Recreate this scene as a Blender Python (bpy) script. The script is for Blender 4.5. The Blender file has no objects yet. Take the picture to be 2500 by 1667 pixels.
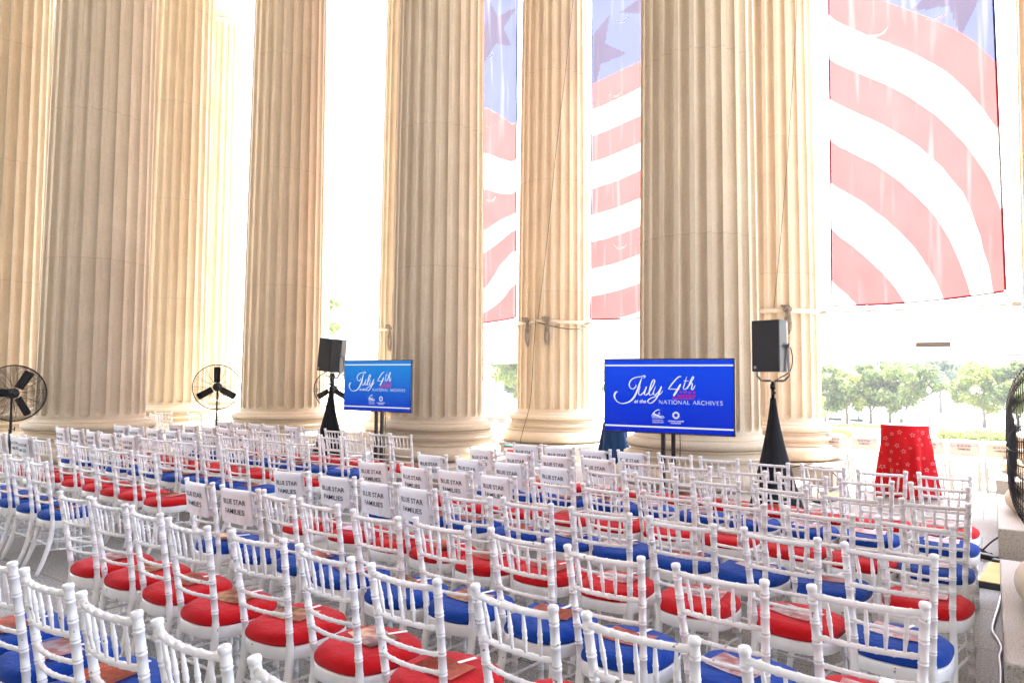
import bpy, bmesh, math, random
from math import sin, cos, pi, radians, sqrt, atan2
from mathutils import Vector, Matrix, noise
random.seed(7)
SC = bpy.context.scene
COL = SC.collection

# ------------------------------------------------------------------ camera
cd = bpy.data.cameras.new('camera'); cam = bpy.data.objects.new('camera', cd); COL.objects.link(cam)
cd.lens = 24.0; cd.sensor_width = 36.0; cd.sensor_fit = 'HORIZONTAL'; cd.clip_end = 4000; cd.clip_start = 0.05
YAW = pi/2 - 0.9589
CAMZ = 1.80; DZ = .093   # eye height; how far the column bases sit above their first survey
cam.matrix_world = Matrix.Translation((0, 0, CAMZ)) @ (Matrix.Rotation(YAW, 4, 'Z') @ Matrix.Rotation(pi/2 + 0.0537, 4, 'X') @ Matrix.Rotation(0.0083, 4, 'Z'))
SC.camera = cam

# ------------------------------------------------------------------ light
EXPO = 3.7
SUN_EL, SUN_AZ = radians(66), radians(-4)        # azimuth measured from +Y towards +X
w = bpy.data.worlds.new('World'); SC.world = w; w.use_nodes = True
nt = w.node_tree; bg = nt.nodes['Background']
sky = nt.nodes.new('ShaderNodeTexSky'); sky.sky_type = 'NISHITA'; sky.sun_disc = False
sky.sun_elevation = SUN_EL; sky.sun_rotation = SUN_AZ; sky.dust_density = 3.0; sky.air_density = 1.0; sky.ozone_density = 1.0
nt.links.new(sky.outputs[0], bg.inputs[0]); bg.inputs[1].default_value = 0.15
sl = bpy.data.lights.new('sun', 'SUN'); sl.energy = 4.0; sl.angle = radians(0.5); sl.color = (1.0, 0.93, 0.82)
sun = bpy.data.objects.new('sun', sl); COL.objects.link(sun)
sd = Vector((sin(SUN_AZ)*cos(SUN_EL), cos(SUN_AZ)*cos(SUN_EL), sin(SUN_EL)))
sun.rotation_euler = sd.to_track_quat('Z', 'Y').to_euler(); sun.location = (10, 30, 40)
vs = SC.view_settings
SC.display_settings.display_device = 'sRGB'
vs.view_transform = 'Standard'; vs.look = 'None'; vs.exposure = EXPO; vs.gamma = 1.0; vs.use_curve_mapping = False
SC.cycles.use_denoising = True
SC.cycles.max_bounces = 10; SC.cycles.diffuse_bounces = 6; SC.cycles.sample_clamp_indirect = 10
K = 1.0/(2**EXPO)

# ------------------------------------------------------------------ helpers
def new_mat(name, color=(.5, .5, .5), rough=.6, metal=0.0, spec=.5, coat=0.0):
    m = bpy.data.materials.new(name); m.use_nodes = True
    b = m.node_tree.nodes['Principled BSDF']
    b.inputs['Base Color'].default_value = (*color, 1); b.inputs['Roughness'].default_value = rough
    b.inputs['Metallic'].default_value = metal; b.inputs['Specular IOR Level'].default_value = spec
    b.inputs['Coat Weight'].default_value = coat
    return m
def N(m, t, **kw):
    n = m.node_tree.nodes.new(t)
    for k, v in kw.items(): setattr(n, k, v)
    return n
def Lk(m, a, b): m.node_tree.links.new(a, b)
def BS(m): return m.node_tree.nodes['Principled BSDF']
def noise_color(m, c1, c2, scale=5, detail=4, lo=.35, hi=.65, coord='Object', bump=0, bscale=None, stretch=None):
    tc = N(m, 'ShaderNodeTexCoord'); src = tc.outputs[coord]
    if stretch:
        mp = N(m, 'ShaderNodeMapping'); mp.inputs['Scale'].default_value = stretch; Lk(m, src, mp.inputs[0]); src = mp.outputs[0]
    n = N(m, 'ShaderNodeTexNoise'); n.inputs['Scale'].default_value = scale; n.inputs['Detail'].default_value = detail
    Lk(m, src, n.inputs['Vector'])
    r = N(m, 'ShaderNodeValToRGB'); r.color_ramp.elements[0].position = lo; r.color_ramp.elements[1].position = hi
    r.color_ramp.elements[0].color = (*c1, 1); r.color_ramp.elements[1].color = (*c2, 1)
    Lk(m, n.outputs[0], r.inputs[0]); Lk(m, r.outputs[0], BS(m).inputs['Base Color'])
    if bump:
        n2 = N(m, 'ShaderNodeTexNoise'); n2.inputs['Scale'].default_value = bscale or scale*3; n2.inputs['Detail'].default_value = 5
        Lk(m, src, n2.inputs['Vector'])
        bp = N(m, 'ShaderNodeBump'); bp.inputs['Strength'].default_value = bump; bp.inputs['Distance'].default_value = .01
        Lk(m, n2.outputs[0], bp.inputs['Height']); Lk(m, bp.outputs[0], BS(m).inputs['Normal'])
    return r
def emit_mat(name, color):
    m = new_mat(name, (0, 0, 0), .7, spec=.05); b = BS(m)
    b.inputs['Emission Color'].default_value = (*color, 1); b.inputs['Emission Strength'].default_value = K
    return m

def finish(bm, name, m, parent=None, smooth=True, loc=None, mods=None):
    me = bpy.data.meshes.new(name)
    bmesh.ops.recalc_face_normals(bm, faces=bm.faces[:])
    bm.to_mesh(me); bm.free()
    if isinstance(m, (list, tuple)):
        for x in m: me.materials.append(x)
    elif m: me.materials.append(m)
    if smooth: me.polygons.foreach_set('use_smooth', [True]*len(me.polygons))
    o = bpy.data.objects.new(name, me); COL.objects.link(o)
    if parent: o.parent = parent
    if loc: o.location = loc
    return o
def raw(name, verts, faces, m, parent=None, smooth=False):
    me = bpy.data.meshes.new(name); me.from_pydata(verts, [], faces); me.update()
    if isinstance(m, (list, tuple)):
        for x in m: me.materials.append(x)
    elif m: me.materials.append(m)
    if smooth: me.polygons.foreach_set('use_smooth', [True]*len(me.polygons))
    o = bpy.data.objects.new(name, me); COL.objects.link(o)
    if parent: o.parent = parent
    return o
def tag(o, label=None, cat=None, group=None, kind=None):
    if label: o['label'] = label
    if cat: o['category'] = cat
    if group: o['group'] = group
    if kind: o['kind'] = kind
    return o
def empty(name, loc, rz=0, label=None, cat=None, group=None):
    o = bpy.data.objects.new(name, None); COL.objects.link(o); o.location = loc; o.rotation_euler = (0, 0, rz)
    o.empty_display_size = .2
    return tag(o, label, cat, group)
def copy_tree(o, parent=None):
    c = o.copy(); COL.objects.link(c)
    if parent: c.parent = parent
    for ch in KIDS.get(o.name, []): copy_tree(ch, c)
    return c
KIDS = {}
def index_kids():
    KIDS.clear()
    for o in COL.objects:
        if o.parent: KIDS.setdefault(o.parent.name, []).append(o)

def box(bm, x0, x1, y0, y1, z0, z1, bev=0, mi=0):
    vs_ = [bm.verts.new(p) for p in ((x0,y0,z0),(x1,y0,z0),(x1,y1,z0),(x0,y1,z0),(x0,y0,z1),(x1,y0,z1),(x1,y1,z1),(x0,y1,z1))]
    fs = [bm.faces.new([vs_[i] for i in f]) for f in ((0,3,2,1),(4,5,6,7),(0,1,5,4),(1,2,6,5),(2,3,7,6),(3,0,4,7))]
    for f in fs: f.material_index = mi
    if bev:
        es = list({e for f in fs for e in f.edges})
        r = bmesh.ops.bevel(bm, geom=es, offset=bev, segments=2, affect='EDGES', profile=.5)
    return vs_
def tube(bm, pts, rad, seg=8, cap=True, closed=False):
    pts = [Vector(p) for p in pts]; n = len(pts)
    if not isinstance(rad, (list, tuple)): rad = [rad]*n
    rings = []; up = None
    for i, p in enumerate(pts):
        a = pts[(i-1) % n] if (closed or i > 0) else p
        b = pts[(i+1) % n] if (closed or i < n-1) else p
        t = (b-a)
        if t.length < 1e-9: t = Vector((0, 0, 1))
        t.normalize()
        if up is None:
            up = Vector((0, 0, 1)) if abs(t.z) < .9 else Vector((1, 0, 0))
        s = t.cross(up); s.normalize(); u2 = s.cross(t); u2.normalize(); up = u2
        rings.append([bm.verts.new(p + (s*cos(2*pi*k/seg) + u2*sin(2*pi*k/seg))*rad[i]) for k in range(seg)])
    m = n if closed else n-1
    for i in range(m):
        A, B = rings[i], rings[(i+1) % n]
        for k in range(seg):
            bm.faces.new((A[k], A[(k+1) % seg], B[(k+1) % seg], B[k]))
    if cap and not closed:
        bm.faces.new(rings[0][::-1]); bm.faces.new(rings[-1])
def lathe(bm, prof, seg=32, cx=0, cy=0, mi=0, capt=True, capb=True, wob=None):
    rings = []
    for (r, z) in prof:
        rings.append([bm.verts.new((cx + (r if not wob else wob(r, z, 2*pi*k/seg))*cos(2*pi*k/seg), cy + (r if not wob else wob(r, z, 2*pi*k/seg))*sin(2*pi*k/seg), z)) for k in range(seg)])
    for A, B in zip(rings, rings[1:]):
        for k in range(seg):
            f = bm.faces.new((A[k], A[(k+1) % seg], B[(k+1) % seg], B[k])); f.material_index = mi
    if capb: bm.faces.new(rings[0][::-1])
    if capt: bm.faces.new(rings[-1])
def arc(pts_per, c, r, a0, a1):
    return [(c[0]+r[0]*cos(radians(a0+(a1-a0)*i/pts_per)), c[1]+r[1]*sin(radians(a0+(a1-a0)*i/pts_per))) for i in range(pts_per+1)]
def smooth_pts(P, sub=5):
    out = []; n = len(P)
    for i in range(n-1):
        p0 = P[max(i-1, 0)]; p1 = P[i]; p2 = P[i+1]; p3 = P[min(i+2, n-1)]
        for s in range(sub):
            t = s/sub
            out.append(tuple(.5*((2*b)+(-a+c)*t+(2*a-5*b+4*c-d)*t*t+(-a+3*b-3*c+d)*t**3) for a, b, c, d in zip(p0, p1, p2, p3)))
    out.append(tuple(P[-1])); return out
_font_cache = {}
def text_geo(s, size, bold=0.0, shear=0.0, spacing=1.0):
    cu = bpy.data.curves.new('tmp', 'FONT'); cu.body = s; cu.size = size; cu.offset = bold; cu.shear = shear
    cu.align_x = 'CENTER'; cu.align_y = 'CENTER'; cu.space_line = 1.15; cu.resolution_u = 3; cu.space_character = spacing
    o = bpy.data.objects.new('tmp', cu); COL.objects.link(o); bpy.context.view_layer.update()
    me = o.evaluated_get(bpy.context.evaluated_depsgraph_get()).to_mesh()
    v = [tuple(x.co) for x in me.vertices]; f = [tuple(p.vertices) for p in me.polygons]
    bpy.data.objects.remove(o); bpy.data.curves.remove(cu)
    return v, f
def fit_text(s, x0, x1, z0, z1, **kw):
    v, f = text_geo(s, 1.0, **kw)
    xs = [a[0] for a in v]; ys = [a[1] for a in v]
    ax, bx, ay, by = min(xs), max(xs), min(ys), max(ys)
    return [(x0+(a[0]-ax)/(bx-ax)*(x1-x0), z0+(a[1]-ay)/(by-ay)*(z1-z0)) for a in v], f

# ------------------------------------------------------------------ materials
def stone_mat():
    m = new_mat('limestone', (.6, .46, .31), .75, spec=.25); b = BS(m)
    tc = N(m, 'ShaderNodeTexCoord')
    n = N(m, 'ShaderNodeTexNoise'); n.inputs['Scale'].default_value = 1.3; n.inputs['Detail'].default_value = 6; n.inputs['Distortion'].default_value = .6
    Lk(m, tc.outputs['Object'], n.inputs['Vector'])
    r = N(m, 'ShaderNodeValToRGB'); r.color_ramp.elements[0].position = .3; r.color_ramp.elements[1].position = .72
    r.color_ramp.elements[0].color = (.60, .505, .375, 1); r.color_ramp.elements[1].color = (.67, .575, .435, 1)
    Lk(m, n.outputs[0], r.inputs[0])
    # fine wandering fossil veins
    mp = N(m, 'ShaderNodeMapping'); mp.inputs['Scale'].default_value = (1, 1, .55); Lk(m, tc.outputs['Object'], mp.inputs[0])
    v = N(m, 'ShaderNodeTexNoise'); v.inputs['Scale'].default_value = 26; v.inputs['Detail'].default_value = 3; v.inputs['Distortion'].default_value = 2.2
    Lk(m, mp.outputs[0], v.inputs['Vector'])
    r2 = N(m, 'ShaderNodeValToRGB'); r2.color_ramp.elements[0].position = .38; r2.color_ramp.elements[1].position = .6
    r2.color_ramp.elements[0].color = (.93, .93, .93, 1); r2.color_ramp.elements[1].color = (1.04, 1.03, 1.02, 1)
    Lk(m, v.outputs[0], r2.inputs[0])
    mx = N(m, 'ShaderNodeMix', data_type='RGBA', blend_type='MULTIPLY'); mx.inputs[0].default_value = 1
    Lk(m, r.outputs[0], mx.inputs[6]); Lk(m, r2.outputs[0], mx.inputs[7])
    # each drum has its own tone, a dark hairline where drums meet
    sp = N(m, 'ShaderNodeSeparateXYZ'); Lk(m, tc.outputs['Object'], sp.inputs[0])
    wn = N(m, 'ShaderNodeTexNoise'); wn.inputs['Scale'].default_value = 3; Lk(m, tc.outputs['Object'], wn.inputs['Vector'])
    a0 = N(m, 'ShaderNodeMath', operation='MULTIPLY_ADD'); a0.inputs[1].default_value = .02; Lk(m, wn.outputs[0], a0.inputs[0]); Lk(m, sp.outputs[2], a0.inputs[2])
    a1 = N(m, 'ShaderNodeMath', operation='ADD'); a1.inputs[1].default_value = 1.49; Lk(m, a0.outputs[0], a1.inputs[0])
    a2 = N(m, 'ShaderNodeMath', operation='DIVIDE'); a2.inputs[1].default_value = 2.6; Lk(m, a1.outputs[0], a2.inputs[0])
    fl = N(m, 'ShaderNodeMath', operation='FLOOR'); Lk(m, a2.outputs[0], fl.inputs[0])
    oi = N(m, 'ShaderNodeObjectInfo')
    ad = N(m, 'ShaderNodeMath', operation='ADD'); Lk(m, fl.outputs[0], ad.inputs[0]); Lk(m, oi.outputs['Random'], ad.inputs[1])
    wh = N(m, 'ShaderNodeTexWhiteNoise', noise_dimensions='1D'); Lk(m, ad.outputs[0], wh.inputs['W'])
    mr = N(m, 'ShaderNodeMapRange'); mr.inputs[3].default_value = .975; mr.inputs[4].default_value = 1.02; Lk(m, wh.outputs[0], mr.inputs[0])
    fr = N(m, 'ShaderNodeMath', operation='FRACT'); Lk(m, a2.outputs[0], fr.inputs[0])
    lt = N(m, 'ShaderNodeMath', operation='LESS_THAN'); lt.inputs[1].default_value = .0032; Lk(m, fr.outputs[0], lt.inputs[0])
    m1 = N(m, 'ShaderNodeMath', operation='MULTIPLY'); m1.inputs[1].default_value = .28
    gt = N(m, 'ShaderNodeMath', operation='GREATER_THAN'); gt.inputs[1].default_value = 2.0; Lk(m, sp.outputs[2], gt.inputs[0])
    mm = N(m, 'ShaderNodeMath', operation='MULTIPLY'); Lk(m, lt.outputs[0], mm.inputs[0]); Lk(m, gt.outputs[0], mm.inputs[1]); Lk(m, mm.outputs[0], m1.inputs[0])
    s1 = N(m, 'ShaderNodeMath', operation='SUBTRACT'); Lk(m, mr.outputs[0], s1.inputs[0]); Lk(m, m1.outputs[0], s1.inputs[1])
    mx2 = N(m, 'ShaderNodeVectorMath', operation='SCALE'); Lk(m, mx.outputs[2], mx2.inputs[0]); Lk(m, s1.outputs[0], mx2.inputs['Scale'])
    Lk(m, mx2.outputs[0], b.inputs['Base Color'])
    bp = N(m, 'ShaderNodeBump'); bp.inputs['Strength'].default_value = .12; bp.inputs['Distance'].default_value = .01
    n3 = N(m, 'ShaderNodeTexNoise'); n3.inputs['Scale'].default_value = 60; n3.inputs['Detail'].default_value = 4; Lk(m, tc.outputs['Object'], n3.inputs['Vector'])
    Lk(m, n3.outputs[0], bp.inputs['Height']); Lk(m, bp.outputs[0], b.inputs['Normal'])
    return m
M_STONE = stone_mat()
def granite(name, base, dark, light, joints=None, coarse=1.0, jc=(.16, .15, .14)):
    m = new_mat(name, base, .62, spec=.4); b = BS(m)
    tc = N(m, 'ShaderNodeTexCoord')
    n = N(m, 'ShaderNodeTexNoise'); n.inputs['Scale'].default_value = 90*coarse; n.inputs['Detail'].default_value = 3; Lk(m, tc.outputs['Object'], n.inputs['Vector'])
    r = N(m, 'ShaderNodeValToRGB'); r.color_ramp.elements[0].position = .36; r.color_ramp.elements[1].position = .62
    r.color_ramp.elements[0].color = (*dark, 1); r.color_ramp.elements[1].color = (*light, 1)
    e = r.color_ramp.elements.new(.47); e.color = (*base, 1)
    Lk(m, n.outputs[0], r.inputs[0])
    n2 = N(m, 'ShaderNodeTexNoise'); n2.inputs['Scale'].default_value = .9; n2.inputs['Detail'].default_value = 5; Lk(m, tc.outputs['Object'], n2.inputs['Vector'])
    mr = N(m, 'ShaderNodeMapRange'); mr.inputs[3].default_value = .72; mr.inputs[4].default_value = 1.25; Lk(m, n2.outputs[0], mr.inputs[0])
    sc = N(m, 'ShaderNodeVectorMath', operation='SCALE'); Lk(m, r.outputs[0], sc.inputs[0]); Lk(m, mr.outputs[0], sc.inputs['Scale'])
    out = sc.outputs[0]
    if joints:
        bk = N(m, 'ShaderNodeTexBrick'); bk.offset = .5; bk.inputs['Scale'].default_value = 1.0
        bk.inputs['Brick Width'].default_value = joints[0]; bk.inputs['Row Height'].default_value = joints[1]; bk.inputs['Mortar Size'].default_value = .006
        bk.inputs['Color1'].default_value = (.88, .88, .88, 1); bk.inputs['Color2'].default_value = (1.08, 1.07, 1.05, 1); bk.inputs['Mortar'].default_value = (.45, .44, .42, 1)
        mp = N(m, 'ShaderNodeMapping'); mp.inputs['Location'].default_value = (.13, .29, 0); Lk(m, tc.outputs['Object'], mp.inputs[0]); Lk(m, mp.outputs[0], bk.inputs['Vector'])
        mx = N(m, 'ShaderNodeMix', data_type='RGBA', blend_type='MULTIPLY'); mx.inputs[0].default_value = 1
        Lk(m, out, mx.inputs[6]); Lk(m, bk.outputs[0], mx.inputs[7]); out = mx.outputs[2]
    Lk(m, out, b.inputs['Base Color'])
    rr = N(m, 'ShaderNodeMapRange'); rr.inputs[3].default_value = .45; rr.inputs[4].default_value = .8; Lk(m, n2.outputs[0], rr.inputs[0]); Lk(m, rr.outputs[0], b.inputs['Roughness'])
    return m
M_FLOOR = granite('floor_granite', (.31, .30, .28), (.16, .155, .145), (.42, .41, .385), joints=(1.6, 1.0), coarse=.8)
M_PLINTH = granite('plinth_granite', (.44, .40, .34), (.24, .21, .18), (.50, .46, .40), coarse=1.3)
M_WHITE = new_mat('white_lacquer', (.80, .775, .755), .32, spec=.5, coat=.2)
noise_color(M_WHITE, (.83, .81, .79), (.90, .885, .87), scale=9, detail=5, lo=.3, hi=.55, bump=.05, bscale=40)
def add_scuffs(m):
    b = BS(m); tc = N(m, 'ShaderNodeTexCoord'); oi = N(m, 'ShaderNodeObjectInfo')
    sc_ = N(m, 'ShaderNodeVectorMath', operation='MULTIPLY_ADD'); cx = N(m, 'ShaderNodeCombineXYZ')
    for i in range(3): Lk(m, oi.outputs['Random'], cx.inputs[i])
    sc_.inputs[1].default_value = (40, 17, 23); Lk(m, cx.outputs[0], sc_.inputs[0]); Lk(m, tc.outputs['Object'], sc_.inputs[2])
    n = N(m, 'ShaderNodeTexNoise'); n.inputs['Scale'].default_value = 34; n.inputs['Detail'].default_value = 3; Lk(m, sc_.outputs[0], n.inputs['Vector'])
    r = N(m, 'ShaderNodeValToRGB'); r.color_ramp.elements[0].position = .70; r.color_ramp.elements[1].position = .735; Lk(m, n.outputs[0], r.inputs[0])
    old = b.inputs['Base Color'].links[0].from_socket; mx = N(m, 'ShaderNodeMix', data_type='RGBA'); Lk(m, r.outputs[0], mx.inputs[0]); Lk(m, old, mx.inputs[6]); mx.inputs[7].default_value = (.30, .24, .19, 1)
    # each chair aged a little differently
    mr = N(m, 'ShaderNodeMapRange'); mr.inputs[3].default_value = .93; mr.inputs[4].default_value = 1.03; Lk(m, oi.outputs['Random'], mr.inputs[0])
    vm = N(m, 'ShaderNodeVectorMath', operation='SCALE'); Lk(m, mx.outputs[2], vm.inputs[0]); Lk(m, mr.outputs[0], vm.inputs['Scale']); Lk(m, vm.outputs[0], b.inputs['Base Color'])
add_scuffs(M_WHITE)
M_SILVER = new_mat('rung_metal', (.55, .55, .57), .35, metal=.6)
def fabric(name, c1, c2):
    m = new_mat(name, c1, .95, spec=.12)
    noise_color(m, c1, c2, scale=7, detail=6, lo=.35, hi=.7, bump=.35, bscale=240)
    BS(m).inputs['Sheen Weight'].default_value = .12; BS(m).inputs['Sheen Roughness'].default_value = .5
    tc = N(m, 'ShaderNodeTexCoord'); n1 = N(m, 'ShaderNodeTexNoise'); n1.inputs['Scale'].default_value = 14; n1.inputs['Detail'].default_value = 3; n1.inputs['Distortion'].default_value = 1.4
    Lk(m, tc.outputs['Object'], n1.inputs['Vector'])
    bp = N(m, 'ShaderNodeBump'); bp.inputs['Strength'].default_value = .35; bp.inputs['Distance'].default_value = .02; Lk(m, n1.outputs[0], bp.inputs['Height'])
    old = BS(m).inputs['Normal'].links[0].from_node; Lk(m, bp.outputs[0], old.inputs['Normal'])
    return m
M_RED = fabric('red_felt', (.50, .007, .011), (.61, .010, .015))
M_BLUE = fabric('blue_felt', (.006, .045, .28), (.009, .062, .37))
M_CLOTH = new_mat('white_cloth', (.94, .945, .98), .85, spec=.2)
BS(M_CLOTH).inputs['Subsurface Weight'].default_value = 0
M_INK = new_mat('ink', (.03, .03, .05), .7)
M_BLACK = new_mat('black_plastic', (.018, .018, .02), .45)
M_BLACKM = new_mat('black_metal', (.02, .02, .022), .38, metal=.3)
M_SPANDEX = new_mat('black_spandex', (.008, .008, .010), .7, spec=.2)
M_RUBBER = new_mat('rubber', (.02, .02, .02), .8)
M_STRAP = new_mat('cream_strap', (.62, .55, .43), .6)
M_STEEL = new_mat('galvanised_steel', (.45, .44, .43), .4, metal=.7)
M_ROPE = new_mat('rope', (.2, .17, .15), .9); noise_color(M_ROPE, (.16, .135, .11), (.36, .32, .27), scale=60)
M_LEAF = new_mat('leaf', (.06, .11, .03), .6, spec=.3)
M_BARK = new_mat('bark', (.16, .12, .09), .9)
M_CONC = new_mat('paving', (.42, .40, .37), .85); noise_color(M_CONC, (.52, .50, .46), (.66, .64, .60), scale=.15, detail=6)
M_GRASS = new_mat('lawn', (.08, .12, .035), .95); noise_color(M_GRASS, (.06, .10, .025), (.11, .15, .05), scale=.4, detail=8)

def leaf_material(name, c):
    m = new_mat(name, c, .6, spec=.3); b = BS(m)
    at = N(m, 'ShaderNodeAttribute'); at.attribute_name = 'tone'
    r = N(m, 'ShaderNodeValToRGB'); r.color_ramp.elements[0].color = (c[0]*.6, c[1]*.65, c[2]*.6, 1); r.color_ramp.elements[1].color = (c[0]*1.5, c[1]*1.35, c[2]*1.3, 1)
    Lk(m, at.outputs['Fac'], r.inputs[0]); Lk(m, r.outputs[0], b.inputs['Base Color'])
    b.inputs['Transmission Weight'].default_value = 0
    tr = N(m, 'ShaderNodeBsdfTranslucent'); Lk(m, r.outputs[0], tr.inputs[0])
    mx = N(m, 'ShaderNodeMixShader'); mx.inputs[0].default_value = .5
    out = m.node_tree.nodes['Material Output']
    Lk(m, b.outputs[0], mx.inputs[1]); Lk(m, tr.outputs[0], mx.inputs[2]); Lk(m, mx.outputs[0], out.inputs[0])
    return m
def translucent(name, color, fac=.6, rough=.9):
    m = new_mat(name, color, rough, spec=.1); b = BS(m)
    tr = N(m, 'ShaderNodeBsdfTranslucent'); tr.inputs[0].default_value = (*color, 1)
    mx = N(m, 'ShaderNodeMixShader'); mx.inputs[0].default_value = fac
    out = m.node_tree.nodes['Material Output']
    Lk(m, b.outputs[0], mx.inputs[1]); Lk(m, tr.outputs[0], mx.inputs[2]); Lk(m, mx.outputs[0], out.inputs[0])
    return m, tr

# ------------------------------------------------------------------ setting
def struct(name, verts, faces, m):
    o = raw(name, verts, faces, m); o['kind'] = 'structure'; return o
XW, XE, YS, YN = -34.0, 9.0, -3.0, 20.0
XC = -22.0      # the portico roof ends past the fourth pair of columns
bm = bmesh.new(); box(bm, XW, XE, YS, YN, -.3, 0); o = finish(bm, 'floor', M_FLOOR, smooth=False); o['kind'] = 'structure'
M_PAVE = granite('pale_paving', (.21, .20, .185), (.17, .16, .145), (.25, .235, .215), joints=(1.25, 1.25), coarse=.5)
o = struct('paving', [(XW, 8.42, .004), (XE, 8.42, .004), (XE, YN, .004), (XW, YN, .004)], [(0, 1, 2, 3)], M_PAVE)
bm = bmesh.new()
for i in range(36):
    z1 = -(i+1)*6/37; box(bm, XW, XE, YN+i*.34, YN+(i+1)*.34, -6.2, z1)
o = finish(bm, 'steps', M_CONC, smooth=False); o['kind'] = 'structure'
struct('ground', [(-1500, -1500, -6.2), (1500, -1500, -6.2), (1500, 1500, -6.2), (-1500, 1500, -6.2)], [(0, 1, 2, 3)], M_CONC)
M_ASPH = new_mat('asphalt', (.07, .07, .07), .9)
# building behind the camera and roof over the portico
M_WALL = new_mat('wall_limestone', (.55, .45, .33), .8)
noise_color(M_WALL, (.36, .345, .32), (.44, .42, .39), scale=1.5, detail=6)
bm = bmesh.new(); box(bm, XW, XE+1, YS-1.0, YS-.01, -.3, 18.0); box(bm, XE+.01, XE+1, YS, 4.5, -.3, 18.0); o = finish(bm, 'wall_and_light_block', M_WALL, smooth=False)  # second box is an unseen side wall added to block light
tag(o, 'pale limestone building wall behind the seats, with an added light-blocking side wall', 'wall')
M_CEIL = new_mat('ceiling_plaster', (.42, .39, .34), .85)
bm = bmesh.new()
box(bm, XC, XE, YS, 15.2, 17.05, 17.6)
for yv in (5.75, 9.75):
    box(bm, XC+.5, XE-.5, yv-.7, yv+.7, 16.06, 17.04)
o = finish(bm, 'ceiling', M_CEIL, smooth=False); o['kind'] = 'structure'
bm = bmesh.new(); box(bm, XW-.2, XE+.2, 12.95, 14.9, 16.06, 17.04); box(bm, XW-.4, XE+.4, 15.21, 15.7, 16.3, 19.0)
o = finish(bm, 'entablature', M_WALL, smooth=False); tag(o, 'stone entablature carried on the outer columns', 'entablature')

# ------------------------------------------------------------------ columns
def shaft_mesh():
    NF, NS = 24, 10
    zs = [.95, .965, .985, 1.0, 1.012, 1.024, 1.038, 1.052, 1.066, 1.082, 1.1, 1.12] + [1.12 + (14.25-1.12)*i/10 for i in range(1, 11)]
    zs += [14.28, 14.32, 14.37, 14.45]
    phis = [-1, -.97, -.78, -.6, -.36, -.12, .12, .36, .6, .78, .97]
    V, F = [], []; W = .0795
    ang = []
    for f in range(NF):
        for k, p in enumerate([-1, -.985, -.93, -.8, -.55, -.2, .2, .55, .8, .93, .985, 1]):
            ang.append((f, p))
    n = len(ang)
    for z in zs:
        R = .862 - .0046*(z-.95) - .00022*(z-.95)**2
        s = R/.862; w_ = W*s
        for f, p in ang:
            x = p*w_
            a = (f + .5 + p*.355)*2*pi/NF
            ye = 0
            z0 = 1.0 + W
            if z < z0: ye = z0 - z
            zt = 14.33 - W*s
            if z > zt: ye = z - zt
            q = 1 - (x/w_)**2 - (ye/w_)**2
            d = .078*s*q**.42 if q > 1e-6 else 0
            V.append(((R-d)*cos(a), (R-d)*sin(a), z))
    for i in range(len(zs)-1):
        for k in range(n):
            a, b = i*n+k, i*n+(k+1) % n
            F.append((a, b, b+n, a+n))
    return V, F
V, F = shaft_mesh()
me_shaft = bpy.data.meshes.new('shaft'); me_shaft.from_pydata(V, [], F); me_shaft.materials.append(M_STONE); me_shaft.update()
me_shaft.polygons.foreach_set('use_smooth', [True]*len(me_shaft.polygons))
try: me_shaft.set_sharp_from_angle(angle=radians(32))
except Exception: pass
def base_bm():
    bm = bmesh.new()
    p = [(1.05, .252)]
    p += arc(10, (1.06, .385), (.150, .132), -88, 88)
    p += [(1.055, .520), (1.10, .522), (1.10, .545)]
    p += arc(6, (1.10, .60), (.075, .052), 268, 92)[0:0]
    p += [(1.055, .553), (1.03, .575), (1.025, .598), (1.05, .618), (1.075, .621), (1.075, .640)]
    p += arc(4, (1.06, .655), (.03, .014), -80, 80)
    p += [(1.04, .671), (1.02, .676), (.995, .695), (.985, .716), (1.0, .738), (1.03, .746), (1.03, .758)]
    p += arc(8, (.965, .822), (.085, .062), -80, 84)
    p += [(.945, .886), (.945, .905), (.915, .908), (.89, .918), (.873, .932), (.864, .951)]
    lathe(bm, p, seg=72, capt=False)
    return bm
bm = base_bm(); ob = finish(bm, 'base', M_STONE)
me_base = ob.data; bpy.data.objects.remove(ob)
try: me_base.set_sharp_from_angle(angle=radians(48))
except Exception: pass
bm = bmesh.new(); box(bm, -1.28, 1.28, -1.28, 1.28, 0.0, .25+DZ, bev=.012); ob = finish(bm, 'plinth', M_PLINTH, smooth=False); me_pl = ob.data; bpy.data.objects.remove(ob)
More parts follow.
